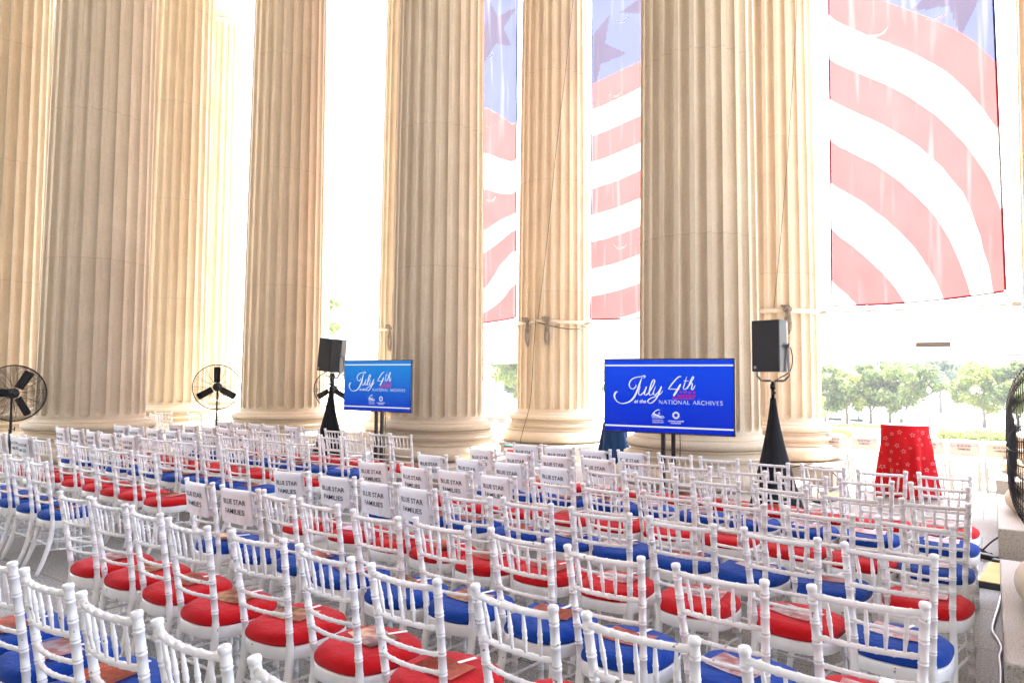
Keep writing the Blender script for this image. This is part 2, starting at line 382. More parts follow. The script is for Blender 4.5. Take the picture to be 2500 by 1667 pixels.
def capital_bm():
    bm = bmesh.new()
    p = [(.80, 13.05), (.86, 13.09), (.80, 13.13)] + [(.77+.02*i+(.0016*i**3), 13.16+.115*i) for i in range(10)]
    lathe(bm, p, seg=32)
    for row, (z0, h, nn, off) in enumerate(((13.15, .48, 8, 0), (13.15, .85, 8, .5))):
        for k in range(nn):
            a = 2*pi*(k+off)/nn
            prof = [(.81, z0, .20), (.86, z0+h*.4, .23), (.92, z0+h*.8, .20), (1.02, z0+h, .14), (1.10, z0+h*.96, .10), (1.12, z0+h*.86, .05)]
            prev = None
            for r, z, wd in prof:
                ring = [bm.verts.new((r*cos(a)-s*wd*sin(a)-d*cos(a), r*sin(a)+s*wd*cos(a)-d*sin(a), z)) for s, d in ((-1, .05), (-.4, 0), (.4, 0), (1, .05))]
                if prev:
                    for i in range(3): bm.faces.new((prev[i], prev[i+1], ring[i+1], ring[i]))
                prev = ring
    for k in range(4):
        a = pi/4 + k*pi/2
        c = Vector((1.22*cos(a), 1.22*sin(a), 14.16))
        pts = [c + Vector((cos(a)*.11*t*cos(2.6*pi*t), sin(a)*.11*t*cos(2.6*pi*t), .13*t*sin(2.6*pi*t))) for t in [i/14+.1 for i in range(14)]]
        tube(bm, pts, .04, seg=5)
    # abacus with concave sides
    ring = []
    for k in range(4):
        a0 = pi/4 + k*pi/2
        for t in range(9):
            s = t/9; a = a0 + s*pi/2
            r = 1.38 - .42*sin(pi*s)
            ring.append((r*cos(a), r*sin(a)))
    b_ = [bm.verts.new((x, y, 14.32)) for x, y in ring]; t_ = [bm.verts.new((x*1.04, y*1.04, 14.6)) for x, y in ring]
    for i in range(len(ring)):
        j = (i+1) % len(ring); bm.faces.new((b_[i], b_[j], t_[j], t_[i]))
    bm.faces.new(b_[::-1]); bm.faces.new(t_)
    return bm
ob = finish(capital_bm(), 'capital', M_STONE); me_cap = ob.data; bpy.data.objects.remove(ob)
try: me_cap.set_sharp_from_angle(angle=radians(40))
except Exception: pass
UI = {-1: -1.30, 0: 3.5, 1: 8.55, 2: 13.25, 3: 17.95, 4: 22.8}
VJ = {-1: 5.75, 0: 9.75, 1: 13.9}
clabels = {(0, 0): 'shaded fluted column directly behind the large right-hand screen', (1, 0): 'shaded fluted column touching the smaller screen, behind two empty chairs',
 (2, 0): 'fluted column between the tall thin fan and the tilted loudspeaker', (2, -1): 'widest shaded column, behind the wire fan at the picture edge',
 (3, -1): 'warm lit column partly cut off at the left picture edge', (3, 0): 'bright column behind the slender pedestal fan and empty spare chairs',
 (4, 0): 'column wholly hidden beyond the widest shaded one', (3, 1): 'sun-bleached outer column beside the pale tree crown',
 (4, 1): 'faint white farthest column with its capital showing at the top', (2, 1): 'cream column edge with one rope bundle, beside the smaller screen',
 (1, 1): 'cream column with two rope bundles and a dangling black cable', (0, 1): 'cream column with a strap and rope knot behind the upright loudspeaker',
 (-1, -1): 'column whose bulging base rests nearest the grey floor cable', (-1, 0): 'column base on a speckled plinth under the big side-on fan',
 (-1, 1): 'pale column at the right of the whole flag banner'}
ci = 0
for (i, j), lab in clabels.items():
    root = empty('stone_column', (-UI[i], VJ[j], 0), 0, lab, 'column', 'fluted columns of the portico')
    for nm, me in (('shaft', me_shaft), ('base', me_base), ('plinth', me_pl), ('capital', me_cap)):
        c = bpy.data.objects.new(nm, me); COL.objects.link(c); c.parent = root; c.location.z = {'plinth': 0, 'capital': DZ+1.35}.get(nm, DZ)
        if nm in ('shaft',): c.rotation_euler.z = 0.13*ci
    ci += 1

# ------------------------------------------------------------------ chairs
SD = .028
CS = 1.10      # chairs are modelled at 0.92 m high and brought to the survey's unit
def rear_pts(sx):
    def y(z):
        if z >= .42: return .078*(1-((z-.42)/.50)**1.15)
        t = (.42-z)/.42; return .078 - .11*t*t
    return y
def hx(z):      # half spacing of the rear posts: splayed at the top and at the feet
    if z >= .42: return .146 + .0245*((z-.42)/.50)
    return .146 + .018*((.42-z)/.42)**1.5
def bamboo(z0, z1, nodes, r, rr, extra=()):
    zz = [(z0, r), (z1, r)]
    for n in nodes:
        for d in (-.0085, .0045):
            zz += [(n+d-.0012, r), (n+d, rr), (n+d+.0035, rr), (n+d+.0047, r)]
    return sorted(zz)
def make_leg_rear(s):
    bm = bmesh.new(); y = rear_pts(s); x = lambda z: s*hx(z)
    prof = bamboo(.45, .900, (.868, .795, .722, .650, .575, .50), .0154, .0172)
    low = [(0.0, .0125), (.012, .013), (.014, .0150), (.1, .0165), (.2, .0180), (.3, .0195), (.38, .0190), (.44, .0176), (.448, .0154)]
    top = [(.904, .0154), (.906, .0180), (.916, .0185), (.921, .0168), (.9235, .009)]
    P = low + prof + top
    tube(bm, [(x(z), y(z), z) for z, r in P], [r for z, r in P], seg=12)
    return bm
def make_leg_front(s):
    bm = bmesh.new()
    P = [(0, .0115), (.012, .0125), (.014, .0138)] + bamboo(.02, .40, (.07, .15, .22, .31), .0155, .0180)
    tube(bm, [(s*(.168+.008*(1-z/.4)), .402 + .014*(1-z/.4), z*(.40-SD)/.40) for z, r in P], [r for z, r in P], seg=8)
    return bm
def seat_outline(a, k=1.0, grow=0.0):
    ca, sa = cos(a), sin(a); e = 2/2.75
    x = abs(ca)**e*(1 if ca > 0 else -1); y = abs(sa)**e*(1 if sa > 0 else -1)
    yy = .245 + y*.213*k
    hw = .208 + .012*y
    X = x*hw*k
    return X + (grow if X > 0 else -grow)*abs(x), yy + grow*y
def make_seat_frame():
    bm = bmesh.new(); n = 36
    prof = [(g, z-SD) for g, z in ((-.016, .398), (-.002, .395), (0, .398), (.001, .447), (-.001, .451), (-.02, .453))]
    rings = []
    for g, z in prof:
        rings.append([bm.verts.new((*seat_outline(2*pi*k/n, 1.0, g), z)) for k in range(n)])
    for A, B in zip(rings, rings[1:]):
        for k in range(n): bm.faces.new((A[k], A[(k+1) % n], B[(k+1) % n], B[k]))
    bm.faces.new(rings[0][::-1]); bm.faces.new(rings[-1])
    return bm
def make_cushion(seed=0):
    bm = bmesh.new(); n = 72
    prof = [(k_, z-SD) for k_, z in ((.94, .4532), (.985, .456), (1.0, .464), (1.002, .474), (.99, .486), (.96, .496), (.90, .505), (.80, .511), (.62, .516), (.4, .519), (.2, .520))]
    rings = []
    for i, (k_, z) in enumerate(prof):
        ring = []
        for k in range(n):
            x, y = seat_outline(2*pi*k/n, k_)
            nz = noise.noise(Vector((x*8+seed*7, y*8, seed)))*.007 + (noise.noise(Vector((2*pi*k/n*5.5+seed*3, i*.28, seed)))*.0065*(1-abs(i-3.5)/4.5) if i < 8 else 0)
            ring.append(bm.verts.new((x*(1+nz*1.2), .245+(y-.245)*(1+nz*1.2), z + (nz if i > 1 else nz*.2))))
        rings.append(ring)
    for A, B in zip(rings, rings[1:]):
        for k in range(n): bm.faces.new((A[k], A[(k+1) % n], B[(k+1) % n], B[k]))
    bm.faces.new(rings[0][::-1]); c = bm.verts.new((0, .245, .5185-SD))
    for k in range(n): bm.faces.new((rings[-1][k], rings[-1][(k+1) % n], c))
    return bm
def rail_pts(z, bow=.03, drop=0.0):
    y = rear_pts(1); return [(-.183+.366*i/10, y(z) - bow*(1-((i-5)/5)**2), z - drop*(1-((i-5)/5)**2)) for i in range(11)]
def bow_y(x, z, bow=.026):
    q = min(1, abs(x)/hx(z)); return rear_pts(1)(z) - bow*(1-q*q)
def make_backrest():
    bm = bmesh.new()
    for z, r in ((.886, .0118), (.738, .0108), (.640, .0088), (.572, .0088)):
        P = []; R = []; h = hx(z)
        nodes = [-.13, -.078, -.026, .026, .078, .13]
        xs = sorted([(-h, 0), (h, 0)] + [(n_+d, b_) for n_ in nodes for d, b_ in ((-.006, 0), (-.003, .0017), (.003, .0017), (.006, 0))])
        for x, b_ in xs:
            P.append((x, bow_y(x, z), z)); R.append(r+b_)
        tube(bm, P, R, seg=8)
    for k in range(5):
        x = (k-2)*.0545
        P = []; R = []
        for z, r in [(.738, .0048), (.76, .0060), (.790, .0080), (.792, .0092), (.797, .0092), (.799, .0082), (.815, .0083), (.817, .0093), (.822, .0093), (.824, .0080), (.86, .0060), (.886, .0048)]:
            P.append((x*(1+.12*(z-.74)/.15), bow_y(x, z), z)); R.append(r)
        tube(bm, P, R, seg=7)
    return bm
def make_stretcher(a, b, r=.0072, n=3):
    bm = bmesh.new(); a = Vector(a); b = Vector(b); P = []; R = []
    ts = sorted([(0, 0), (1, 0)] + [((i+1)/(n+1)+d, q) for i in range(n) for d, q in ((-.02, 0), (-.01, .003), (.01, .003), (.02, 0))])
    for t, q in ts: P.append(a.lerp(b, t)); R.append(r+q)
    tube(bm, P, R, seg=6); return bm
def mk(name, bm, m, parent=None, sc=1.0):
    if sc != 1.0:
        for v in bm.verts: v.co *= sc
    return finish(bm, name, m, parent)
def make_chair(cush_mat, seed):
    root = empty('banquet_chair', (0, 0, 0))
    for s in (-1, 1):
        mk('leg', make_leg_rear(s), M_WHITE, root, CS); mk('leg', make_leg_front(s), M_WHITE, root, CS)
    mk('seat_frame', make_seat_frame(), M_WHITE, root, CS); mk('cushion', make_cushion(seed), cush_mat, root, CS)
    mk('backrest', make_backrest(), M_WHITE, root, CS)
    yb = rear_pts(1)
    for s in (-1, 1):
        bm = make_stretcher((s*hx(.27), yb(.27), .27), (s*.170, .404, .25))
        bm2 = make_stretcher((s*hx(.19), yb(.19), .19), (s*.172, .406, .17)); me = bpy.data.meshes.new('t'); bm2.to_mesh(me); bm2.free(); bm.from_mesh(me); bpy.data.meshes.remove(me)
        mk('stretcher', bm, M_WHITE, root, CS)
    mk('stretcher', make_stretcher((-.17, .404, .21), (.17, .404, .21)), M_WHITE, root, CS)
    mk('stretcher', make_stretcher((-hx(.23), yb(.23), .23), (hx(.23), yb(.23), .23)), M_WHITE, root, CS)
    return root
protos = {}
for c, m in (('red', M_RED), ('blue', M_BLUE)):
    protos[c] = [make_chair(m, 1), make_chair(m, 5)]
proto_bare = empty('banquet_chair', (0, 0, 0)); index_kids()
for ch in KIDS[protos['red'][0].name]:
    if not ch.name.startswith('cushion'):
        c = ch.copy(); COL.objects.link(c); c.parent = proto_bare
# sign sleeve
def make_sign(wid=.300, seed=0, h=.215, off=-.02):
    root = empty('chair_sign', (0, 0, 0))
    bm = bmesh.new(); nx = 26; ctr = off
    def yf(x, z, side):
        zz = max(min(z, .90), .56)
        base = bow_y(max(-.165, min(.165, x)), zz) 
        drape = -.0185 - .012*max(0, (.86-z))/.3 if side < 0 else .0175
        return base + drape + .0035*sin(x*95+seed)*max(0, (.9-z))/.3 + .002*noise.noise(Vector((x*20, z*20, seed)))
    path = [(-1, .90-h + .29*0 + i*(h-.012)/9) for i in range(10)]
    rows = []
    for i in range(10): rows.append([(x, yf(x, (.905-h) + i*(.885-(.905-h))/9, -1), (.905-h) + i*(.885-(.905-h))/9 + .006*sin(x*9+seed)*(1-i/9)) for x in [ctr-wid/2*(1-.06*i/9)+wid*(1-.06*i/9)*k/nx for k in range(nx+1)]])
    for (dy, dz) in ((-.014, .900), (0, .9065), (.013, .900)):
        rows.append([(x, bow_y(max(-.165, min(.165, x)), .888)+dy, dz) for x in [ctr-wid/2*.94+wid*.94*k/nx for k in range(nx+1)]])
    for i in range(5): rows.append([(x, yf(x, .88-i*.05, 1), .88-i*.05) for x in [ctr-wid/2*.94+wid*.94*k/nx for k in range(nx+1)]])
    G = [[bm.verts.new(Vector(p)*CS) for p in r] for r in rows]
    for A, B in zip(G, G[1:]):
        for k in range(nx): bm.faces.new((A[k], A[k+1], B[k+1], B[k]))
    sh = finish(bm, 'cloth', M_CLOTH, root)
    me = sh.data
    for line, zc_, wd in (('BLUE STAR', .8245, .222), ('FAMILIES', .7615, .188)):
        tv, tf = fit_text(line, ctr-wd/2, ctr+wd/2, zc_-.0165, zc_+.0165, bold=.014)
        raw('lettering', [tuple(Vector((x, yf(x, z, -1) - .0028, z + .003*sin(x*9+seed)))*CS) for x, z in tv], tf, M_INK, root)
    return root
signs = [make_sign(seed=s, off=o, h=h) for s, o, h in ((0, -.018, .216), (2.1, -.022, .226), (4.0, -.012, .210))]
# hand fan cards
def card_mat(name, base, ink, kind):
    m = new_mat(name, base, .30, spec=.5, coat=.0); b = BS(m); tc = N(m, 'ShaderNodeTexCoord')
    if kind == 'text':
        bk = N(m, 'ShaderNodeTexBrick'); bk.inputs['Scale'].default_value = 1; bk.inputs['Brick Width'].default_value = .021; bk.inputs['Row Height'].default_value = .0075; bk.inputs['Mortar Size'].default_value = .0026
        bk.inputs['Color1'].default_value = (*ink, 1); bk.inputs['Color2'].default_value = (*[i*.6+a*.4 for i, a in zip(ink, base)], 1); bk.inputs['Mortar'].default_value = (*base, 1)
        Lk(m, tc.outputs['Object'], bk.inputs['Vector'])
        nz = N(m, 'ShaderNodeTexNoise'); nz.inputs['Scale'].default_value = 24; Lk(m, tc.outputs['Object'], nz.inputs['Vector'])
        gt = N(m, 'ShaderNodeMath', operation='GREATER_THAN'); gt.inputs[1].default_value = .55; Lk(m, nz.outputs[0], gt.inputs[0])
        mx = N(m, 'ShaderNodeMix', data_type='RGBA'); mx.inputs[6].default_value = (*base, 1); Lk(m, gt.outputs[0], mx.inputs[0]); Lk(m, bk.outputs[0], mx.inputs[7]); Lk(m, mx.outputs[2], b.inputs['Base Color'])
    else:
        noise_color(m, base, ink, scale=16, detail=4, lo=.42, hi=.58)
    return m
M_CARDS = [card_mat('card_print', (.58, .085, .035), (.80, .40, .28), 'text'),
           card_mat('card_photo', (.80, .48, .25), (.45, .12, .05), 'photo'),
           card_mat('card_glare', (.85, .72, .72), (.62, .25, .24), 'photo')]  # last one paints sky glare into the card colour
def make_card(m):
    root = empty('hand_fan', (0, 0, 0))
    bm = bmesh.new(); n = 8
    wx, wy = .235, .165
    G = []
    for j in range(n+1):
        G.append([bm.verts.new((-wx/2+wx*i/n, -wy/2+wy*j/n, .003+.007*((i/n-.5)*2)**2 + .003*(j/n))) for i in range(n+1)])
    for j in range(n):
        for i in range(n):
            f = bm.faces.new((G[j][i], G[j][i+1], G[j+1][i+1], G[j+1][i]))
    bmesh.ops.solidify(bm, geom=bm.faces[:], thickness=.0012)
    finish(bm, 'card', m, root, smooth=False)
    bm = bmesh.new(); box(bm, -.010, .010, .07, .165, .0005, .003, bev=.0006)
    for v in bm.verts: v.co.z += .006
    bmesh.ops.rotate(bm, verts=bm.verts[:], cent=(0, 0, 0), matrix=Matrix.Rotation(radians(-14), 3, 'Z'))
    finish(bm, 'handle', M_CLOTH, root, smooth=False)
    return root
cards = [make_card(m) for m in M_CARDS]
index_kids()

ORD = ['first', 'second', 'third', 'fourth', 'fifth', 'sixth', 'seventh', 'eighth', 'ninth', 'tenth', 'eleventh']
ROWN = {'A': 'eighth row', 'B': 'seventh row', 'C': 'sixth row', 'D': 'fifth row', 'E': 'fourth row', 'F': 'third row', 'G': 'second row', 'H': 'front row'}
BASEV = dict(A=1.18, B=2.08, C=2.88, D=3.71, E=4.56, F=5.36, G=6.16, H=6.94)
ROWCOL = dict(A='blue', B='red', C='blue', D='red', E='blue', F='red', G='blue', H='red')
R = {  # block with the banners: u, v, turn in degrees
'A': [(4.07,1.18,0),(3.57,1.18,1),(3.05,1.18,1.8),(2.54,1.18,2.1),(2.04,1.19,.2),(1.53,1.2,1)],
'B': [(4.99,2.08,3.7),(4.54,2.09,2.5),(4.09,2.09,-3.4),(3.57,2.05,.9),(3.02,2.1,5.2),(2.5,2.09,-2.6),(1.98,2.06,-.9),(1.45,2.08,-5.8),(.95,2.07,.1),(.43,2.08,-2)],
'C': [(4.92,2.91,-2.2),(4.40,2.91,6),(3.98,2.92,-6.4),(3.51,2.88,-2.1),(2.95,2.83,-.3),(2.49,2.88,0),(1.99,2.91,-4),(1.48,2.85,.8),(.94,2.83,-3.1),(.4,2.87,2.7)],
'D': [(4.86,3.69,8),(4.33,3.73,5),(3.85,3.72,-.9),(3.44,3.71,-4.7),(2.93,3.66,1.8),(2.48,3.71,-1),(1.95,3.71,5.5),(1.45,3.73,.9),(.92,3.74,-4.8),(.42,3.7,-1.7)],
'E': [(4.79,4.59,9),(4.26,4.57,-5),(3.82,4.59,-.9),(3.34,4.57,-6),(2.81,4.55,-1),(2.36,4.56,-5),(1.86,4.55,-3.4),(1.39,4.53,-4.5),(.88,4.51,-2.3),(.38,4.53,-7)],
'F': [(4.78,5.38,.5),(4.25,5.34,-7),(3.77,5.35,-1.1),(3.26,5.35,-6),(2.78,5.38,-3.7),(2.31,5.38,-5),(1.82,5.42,-2.5),(1.31,5.36,-6),(.83,5.32,-6),(.33,5.35,4)],
'G': [(4.72,6.17,-4.3),(4.21,6.14,-5),(3.72,6.13,3),(3.28,6.19,-3.9),(2.79,6.18,6),(2.31,6.19,-2.2),(1.82,6.18,.6),(1.33,6.16,.6),(.85,6.18,3.5),(.35,6.21,-2.8)],
'H': [(4.63,6.94,7),(4.17,6.93,4.7),(3.7,6.93,.7),(3.25,6.96,-6),(2.78,6.98,-5),(2.29,6.94,5),(1.8,6.93,-5.1),(1.31,6.93,-6),(.82,6.9,7),(.35,6.94,-1)]}
Lf = {
'C': [7.21, 7.72, 8.2, 8.7, 9.2], 'D': [7.09, 7.61, 8.05, 8.52, 9.08, 9.64, 10.08, 10.44, 11.0],
'E': [6.98, 7.52, 8.08, 8.52, 8.99, 9.38, 9.94, 10.5, 10.98, 11.5],
'F': [6.94, 7.40, 7.9, 8.38, 8.83, 9.3, 9.79, 10.3, 10.84, 11.32], 'G': [6.83, 7.29, 7.77, 8.28, 8.77, 9.22, 9.7, 10.18, 10.65, 11.12],
'H': [6.73, 7.19, 7.7, 8.15, 8.67, 9.15, 9.66, 10.11, 10.55, 10.98]}
NSIGN = dict(C=2, D=4, E=4, F=4, G=4, H=4)
used_flag = {'red': [False, False], 'blue': [False, False]}
sign_used = [False]*3; card_used = [False]*3
def first_or_copy(proto, flags, k):
    if not flags[k]:
        flags[k] = True; return proto[k]
    return copy_tree(proto[k])
def place_chair(u, v, deg, row, idx, block, color, sign, cardk):
    pos = f'{ORD[idx]} from aisle, {ROWN[row]} from front, {block} block'.replace('front row from front', 'front row')
    k = random.randrange(2)
    c = first_or_copy(protos[color], used_flag[color], k)
    c.location = (-u, v, 0); c.rotation_euler = (0, 0, radians(deg))
    tag(c, f'white chair with {color} cushion, {pos}', 'chair', 'white banquet chairs set out in rows')
    if sign:
        k = random.randrange(3); s = first_or_copy(signs, sign_used, k)
        s.location = c.location; s.rotation_euler = c.rotation_euler
        tag(s, f'white families sign on chair back, {pos}', 'sign', 'blue star families signs on chair backs')
    if cardk is not None:
        s = first_or_copy(cards, card_used, cardk)
        M = Matrix.Translation((-u, v, 0)) @ Matrix.Rotation(radians(deg), 4, 'Z')
        p = M @ Vector((random.uniform(-.02, .05), .27+random.uniform(-.03, .03), .5735-SD*1.1))
        s.location = p; s.rotation_euler = (0, 0, radians(deg + random.uniform(-16, 10)))
        nm = ('printed brick-red', 'orange picture', 'glare-painted pink')[cardk]
        tag(s, f'{nm} hand fan on {color} cushion, {pos}', 'hand fan', 'hand fans left on the seats')
for row, L in R.items():
    n = len(L)
    for i, (u, v, d) in enumerate(L):
        col = ROWCOL[row]
        if i == n-1 and row in 'CDEF': col = {'C': 'red', 'D': 'blue', 'E': 'red', 'F': 'blue'}[row]
        ck = 0
        if u < 1.6: ck = 2 if random.random() < .65 else 0  # more glare-painted cards towards the far end from the aisle
        elif row in 'CB' and random.random() < .4: ck = 1
        elif random.random() < .2: ck = 2
        idx = i if row != 'A' else i+2
        place_chair(u, v, d, row, idx, 'banner-side', col, i < NSIGN.get(row, 0), ck)
for row, L in Lf.items():
    for i, u in enumerate(L):
        col = ROWCOL[row]
        v = BASEV[row] + (-.17 if row == 'C' else -.08 if row == 'D' else 0) + random.uniform(-.03, .03)
        sg = {'D': u > 9.9, 'E': u > 9.3, 'F': u > 9.2, 'G': u > 9.1, 'H': u > 9.1}.get(row, False)
        place_chair(u, v, random.uniform(-3, 5), row, i, 'fan-side', col, sg, 0 if random.random() < .85 else 1)

# spare chairs behind the blocks, without cushions
spare = [((14.05, 8.15), 12, 0, 'bare white chair behind the slender pedestal fan'), ((14.75, 9.2), -20, 0, 'faint bare white chair beside the column base'),
         ((14.3, 7.45), 6, 0, 'bare white chair at the foot of the widest column'), ((14.75, 7.85), 30, 0, 'bare white chair half hidden behind the one by the widest column')]
for i, ((u, v), d, z, lab) in enumerate(spare):
    c = proto_bare if i == 0 else copy_tree(proto_bare)
    c.location = (-u, v, z); c.rotation_euler = (0, 0, radians(d)); tag(c, lab, 'chair', 'spare white chairs without cushions')

# ------------------------------------------------------------------ folding chairs by the outer columns
M_RESIN = new_mat('white_resin', (.62, .61, .59), .5)
def make_folding():
    root = empty('folding_chair', (0, 0, 0)); H_ = .82
    for s in (-1, 1):
        bm = bmesh.new(); tube(bm, [(s*.215, .33, 0), (s*.215, .20, .35), (s*.205, .02, .70), (s*.19, -.01, H_-.03)], [.014, .016, .016, .014], seg=6); mk('leg', bm, M_RESIN, root)
        bm = bmesh.new(); tube(bm, [(s*.19, -.10, 0), (s*.19, .10, .30), (s*.19, .28, .46)], .014, seg=6); mk('leg', bm, M_RESIN, root)
    bm = bmesh.new()      # arched backrest panel
    n = 14; out = []
    for k in range(n+1):
        x = -.215+.43*k/n; out.append((x, H_ + .02 - .05*(abs(x)/.215)**3.5))
    top = out; bot = [(x, .56) for x, z in out]
    f0 = [bm.verts.new((x, -.02+.2*x*x, z)) for x, z in top]; f1 = [bm.verts.new((x, .05+.2*x*x, z)) for x, z in bot]
    b0 = [bm.verts.new((x, .0+.2*x*x, z)) for x, z in top]; b1 = [bm.verts.new((x, .07+.2*x*x, z)) for x, z in bot]
    for k in range(n):
        bm.faces.new((f0[k], f0[k+1], f1[k+1], f1[k])); bm.faces.new((b0[k+1], b0[k], b1[k], b1[k+1]))
        bm.faces.new((f0[k+1], f0[k], b0[k], b0[k+1])); bm.faces.new((f1[k], f1[k+1], b1[k+1], b1[k]))
    bm.faces.new((f0[0], f1[0], b1[0], b0[0])); bm.faces.new((f0[-1], b0[-1], b1[-1], f1[-1]))
    mk('backrest', bm, M_RESIN, root)
    bm = bmesh.new(); box(bm, -.20, .20, .08, .46, .435, .465, bev=.01); finish(bm, 'seat', M_RESIN, root, smooth=False)
    bm = bmesh.new(); tube(bm, [(-.19, .06, .22), (.19, .06, .22)], .011, seg=6); mk('stretcher', bm, M_RESIN, root)
    bm = bmesh.new(); tube(bm, [(-.21, .29, .12), (.21, .29, .12)], .011, seg=6); mk('stretcher', bm, M_RESIN, root)
    gi = new_mat('grey_ink', (.12, .12, .13), .8)
    for line, z0, z1, wd in (('BLUE STAR', .715, .748, .10), ('FAMILIES', .660, .693, .084)):
        tv, tf = fit_text(line, -wd, wd, z0, z1, bold=.02)
        raw('lettering', [(x, -.026+(.81-z)*.29+.2*x*x, z) for x, z in tv], tf, gi, root)
    return root
pf = make_folding(); index_kids()
fpos = [-.10, .40, .90, 1.40, 1.90, 2.40]
flab = ['closest to the big side-on fan', 'next but one to the big fan', 'third along from the big fan', 'hidden behind the red star table', 'just left of the red star table', 'nearest the column with the plinth']
for i, u in enumerate(fpos):
    c = pf if i == 0 else copy_tree(pf)
    c.location = (-u, 13.75, 0); c.rotation_euler = (0, 0, radians(random.uniform(-2, 2)))
    tag(c, 'white folding chair ' + flab[i], 'folding chair', 'white folding chairs lined up at the portico edge')
for i, (u, v, lab) in enumerate(((10.35, 14.3, 'white folding chair just visible right of the smaller screen column'), (10.85, 14.5, 'pale folding chair partly hidden by the smaller screen column'), (6.6, 15.6, 'pale folding chair beyond the blue draped table'), (6.1, 15.6, 'pale folding chair between the blue table and the big screen'))):
    c = copy_tree(pf); c.location = (-u, v, 0); tag(c, lab, 'folding chair', 'white folding chairs outside the portico')

# ------------------------------------------------------------------ screens
def ribbon(V, F, pts, wid, y=0, closed=False):
    base = len(V); n = len(pts)
    for i, p in enumerate(pts):
        a = pts[max(i-1, 0)]; b = pts[min(i+1, n-1)]; dx, dz = b[0]-a[0], b[1]-a[1]; L = math.hypot(dx, dz) or 1
        w_ = (wid(i/(n-1), dx/L, dz/L) if callable(wid) else wid)/2
        V.append((p[0]-dz/L*w_, y, p[1]+dx/L*w_)); V.append((p[0]+dz/L*w_, y, p[1]-dx/L*w_))
    for i in range(n-1): F.append((base+2*i, base+2*i+1, base+2*i+3, base+2*i+2))
def pen(w1, w2):
    def f(t, dx, dz):
        s = abs(dz*.93+dx*.36) if True else 0
        e = min(1, 6*t+.3, 6*(1-t)+.3)
        return (w1 + (w2-w1)*s**2)*e
    return f
SCRIPT = {
'J1': [(-0.395, 0.142), (-0.388, 0.123), (-0.403, 0.099), (-0.43, 0.083), (-0.458, 0.091), (-0.476, 0.12), (-0.475, 0.157), (-0.454, 0.195), (-0.414, 0.221), (-0.367, 0.234), (-0.327, 0.238), (-0.296, 0.248), (-0.279, 0.254), (-0.27, 0.243), (-0.282, 0.227), (-0.304, 0.223)],
'J2': [(-0.313, 0.223), (-0.336, 0.165), (-0.359, 0.097), (-0.387, 0.03), (-0.423, -0.031), (-0.478, -0.08), (-0.559, -0.104), (-0.623, -0.09), (-0.662, -0.052), (-0.675, -0.01), (-0.665, 0.024), (-0.643, 0.045), (-0.623, 0.042)],
'u': [(-0.332, 0.116), (-0.35, 0.06), (-0.355, 0.022), (-0.336, 0.006), (-0.305, 0.026), (-0.273, 0.067), (-0.254, 0.114), (-0.275, 0.053), (-0.28, 0.017), (-0.258, 0.01), (-0.227, 0.038), (-0.188, 0.097), (-0.157, 0.157), (-0.149, 0.192), (-0.164, 0.201), (-0.188, 0.164), (-0.211, 0.09), (-0.221, 0.031), (-0.21, 0.008), (-0.184, 0.02), (-0.159, 0.057)],
'y': [(-0.138, 0.118), (-0.159, 0.068), (-0.165, 0.027), (-0.146, 0.011), (-0.111, 0.039), (-0.081, 0.083), (-0.063, 0.118), (-0.092, 0.039), (-0.127, -0.028), (-0.173, -0.077), (-0.212, -0.093), (-0.238, -0.077), (-0.229, -0.051), (-0.188, -0.025), (-0.119, 0.002), (-0.073, 0.031), (-0.045, 0.068)],
'4a': [(0.183, 0.245), (0.153, 0.24), (0.123, 0.215), (0.078, 0.164), (0.022, 0.089)], '4c': [(.022, .089), (0.093, 0.088), (0.161, 0.085)],
'4b': [(0.176, 0.153), (0.137, 0.084), (0.107, 0.036), (0.085, 0.002)],
't': [(0.25, 0.245), (0.226, 0.163), (0.208, 0.105), (0.219, 0.086), (0.241, 0.095), (0.27, 0.131), (0.303, 0.178), (0.331, 0.225), (0.329, 0.245), (0.311, 0.225), (0.281, 0.156), (0.259, 0.09)],
't2': [(0.208, 0.193), (0.274, 0.189)], 'h': [(0.264, 0.113), (0.296, 0.155), (0.316, 0.162), (0.314, 0.131), (0.305, 0.098), (0.319, 0.085), (0.354, 0.142)]}
WID = {'J1': (.010, .015), 'J2': (.009, .024), 'u': (.008, .016), 'y': (.008, .016), '4a': (.012, .016), '4c': (.010, .010), '4b': (.024, .024), 't': (.007, .013), 't2': (.007, .008), 'h': (.008, .014)}
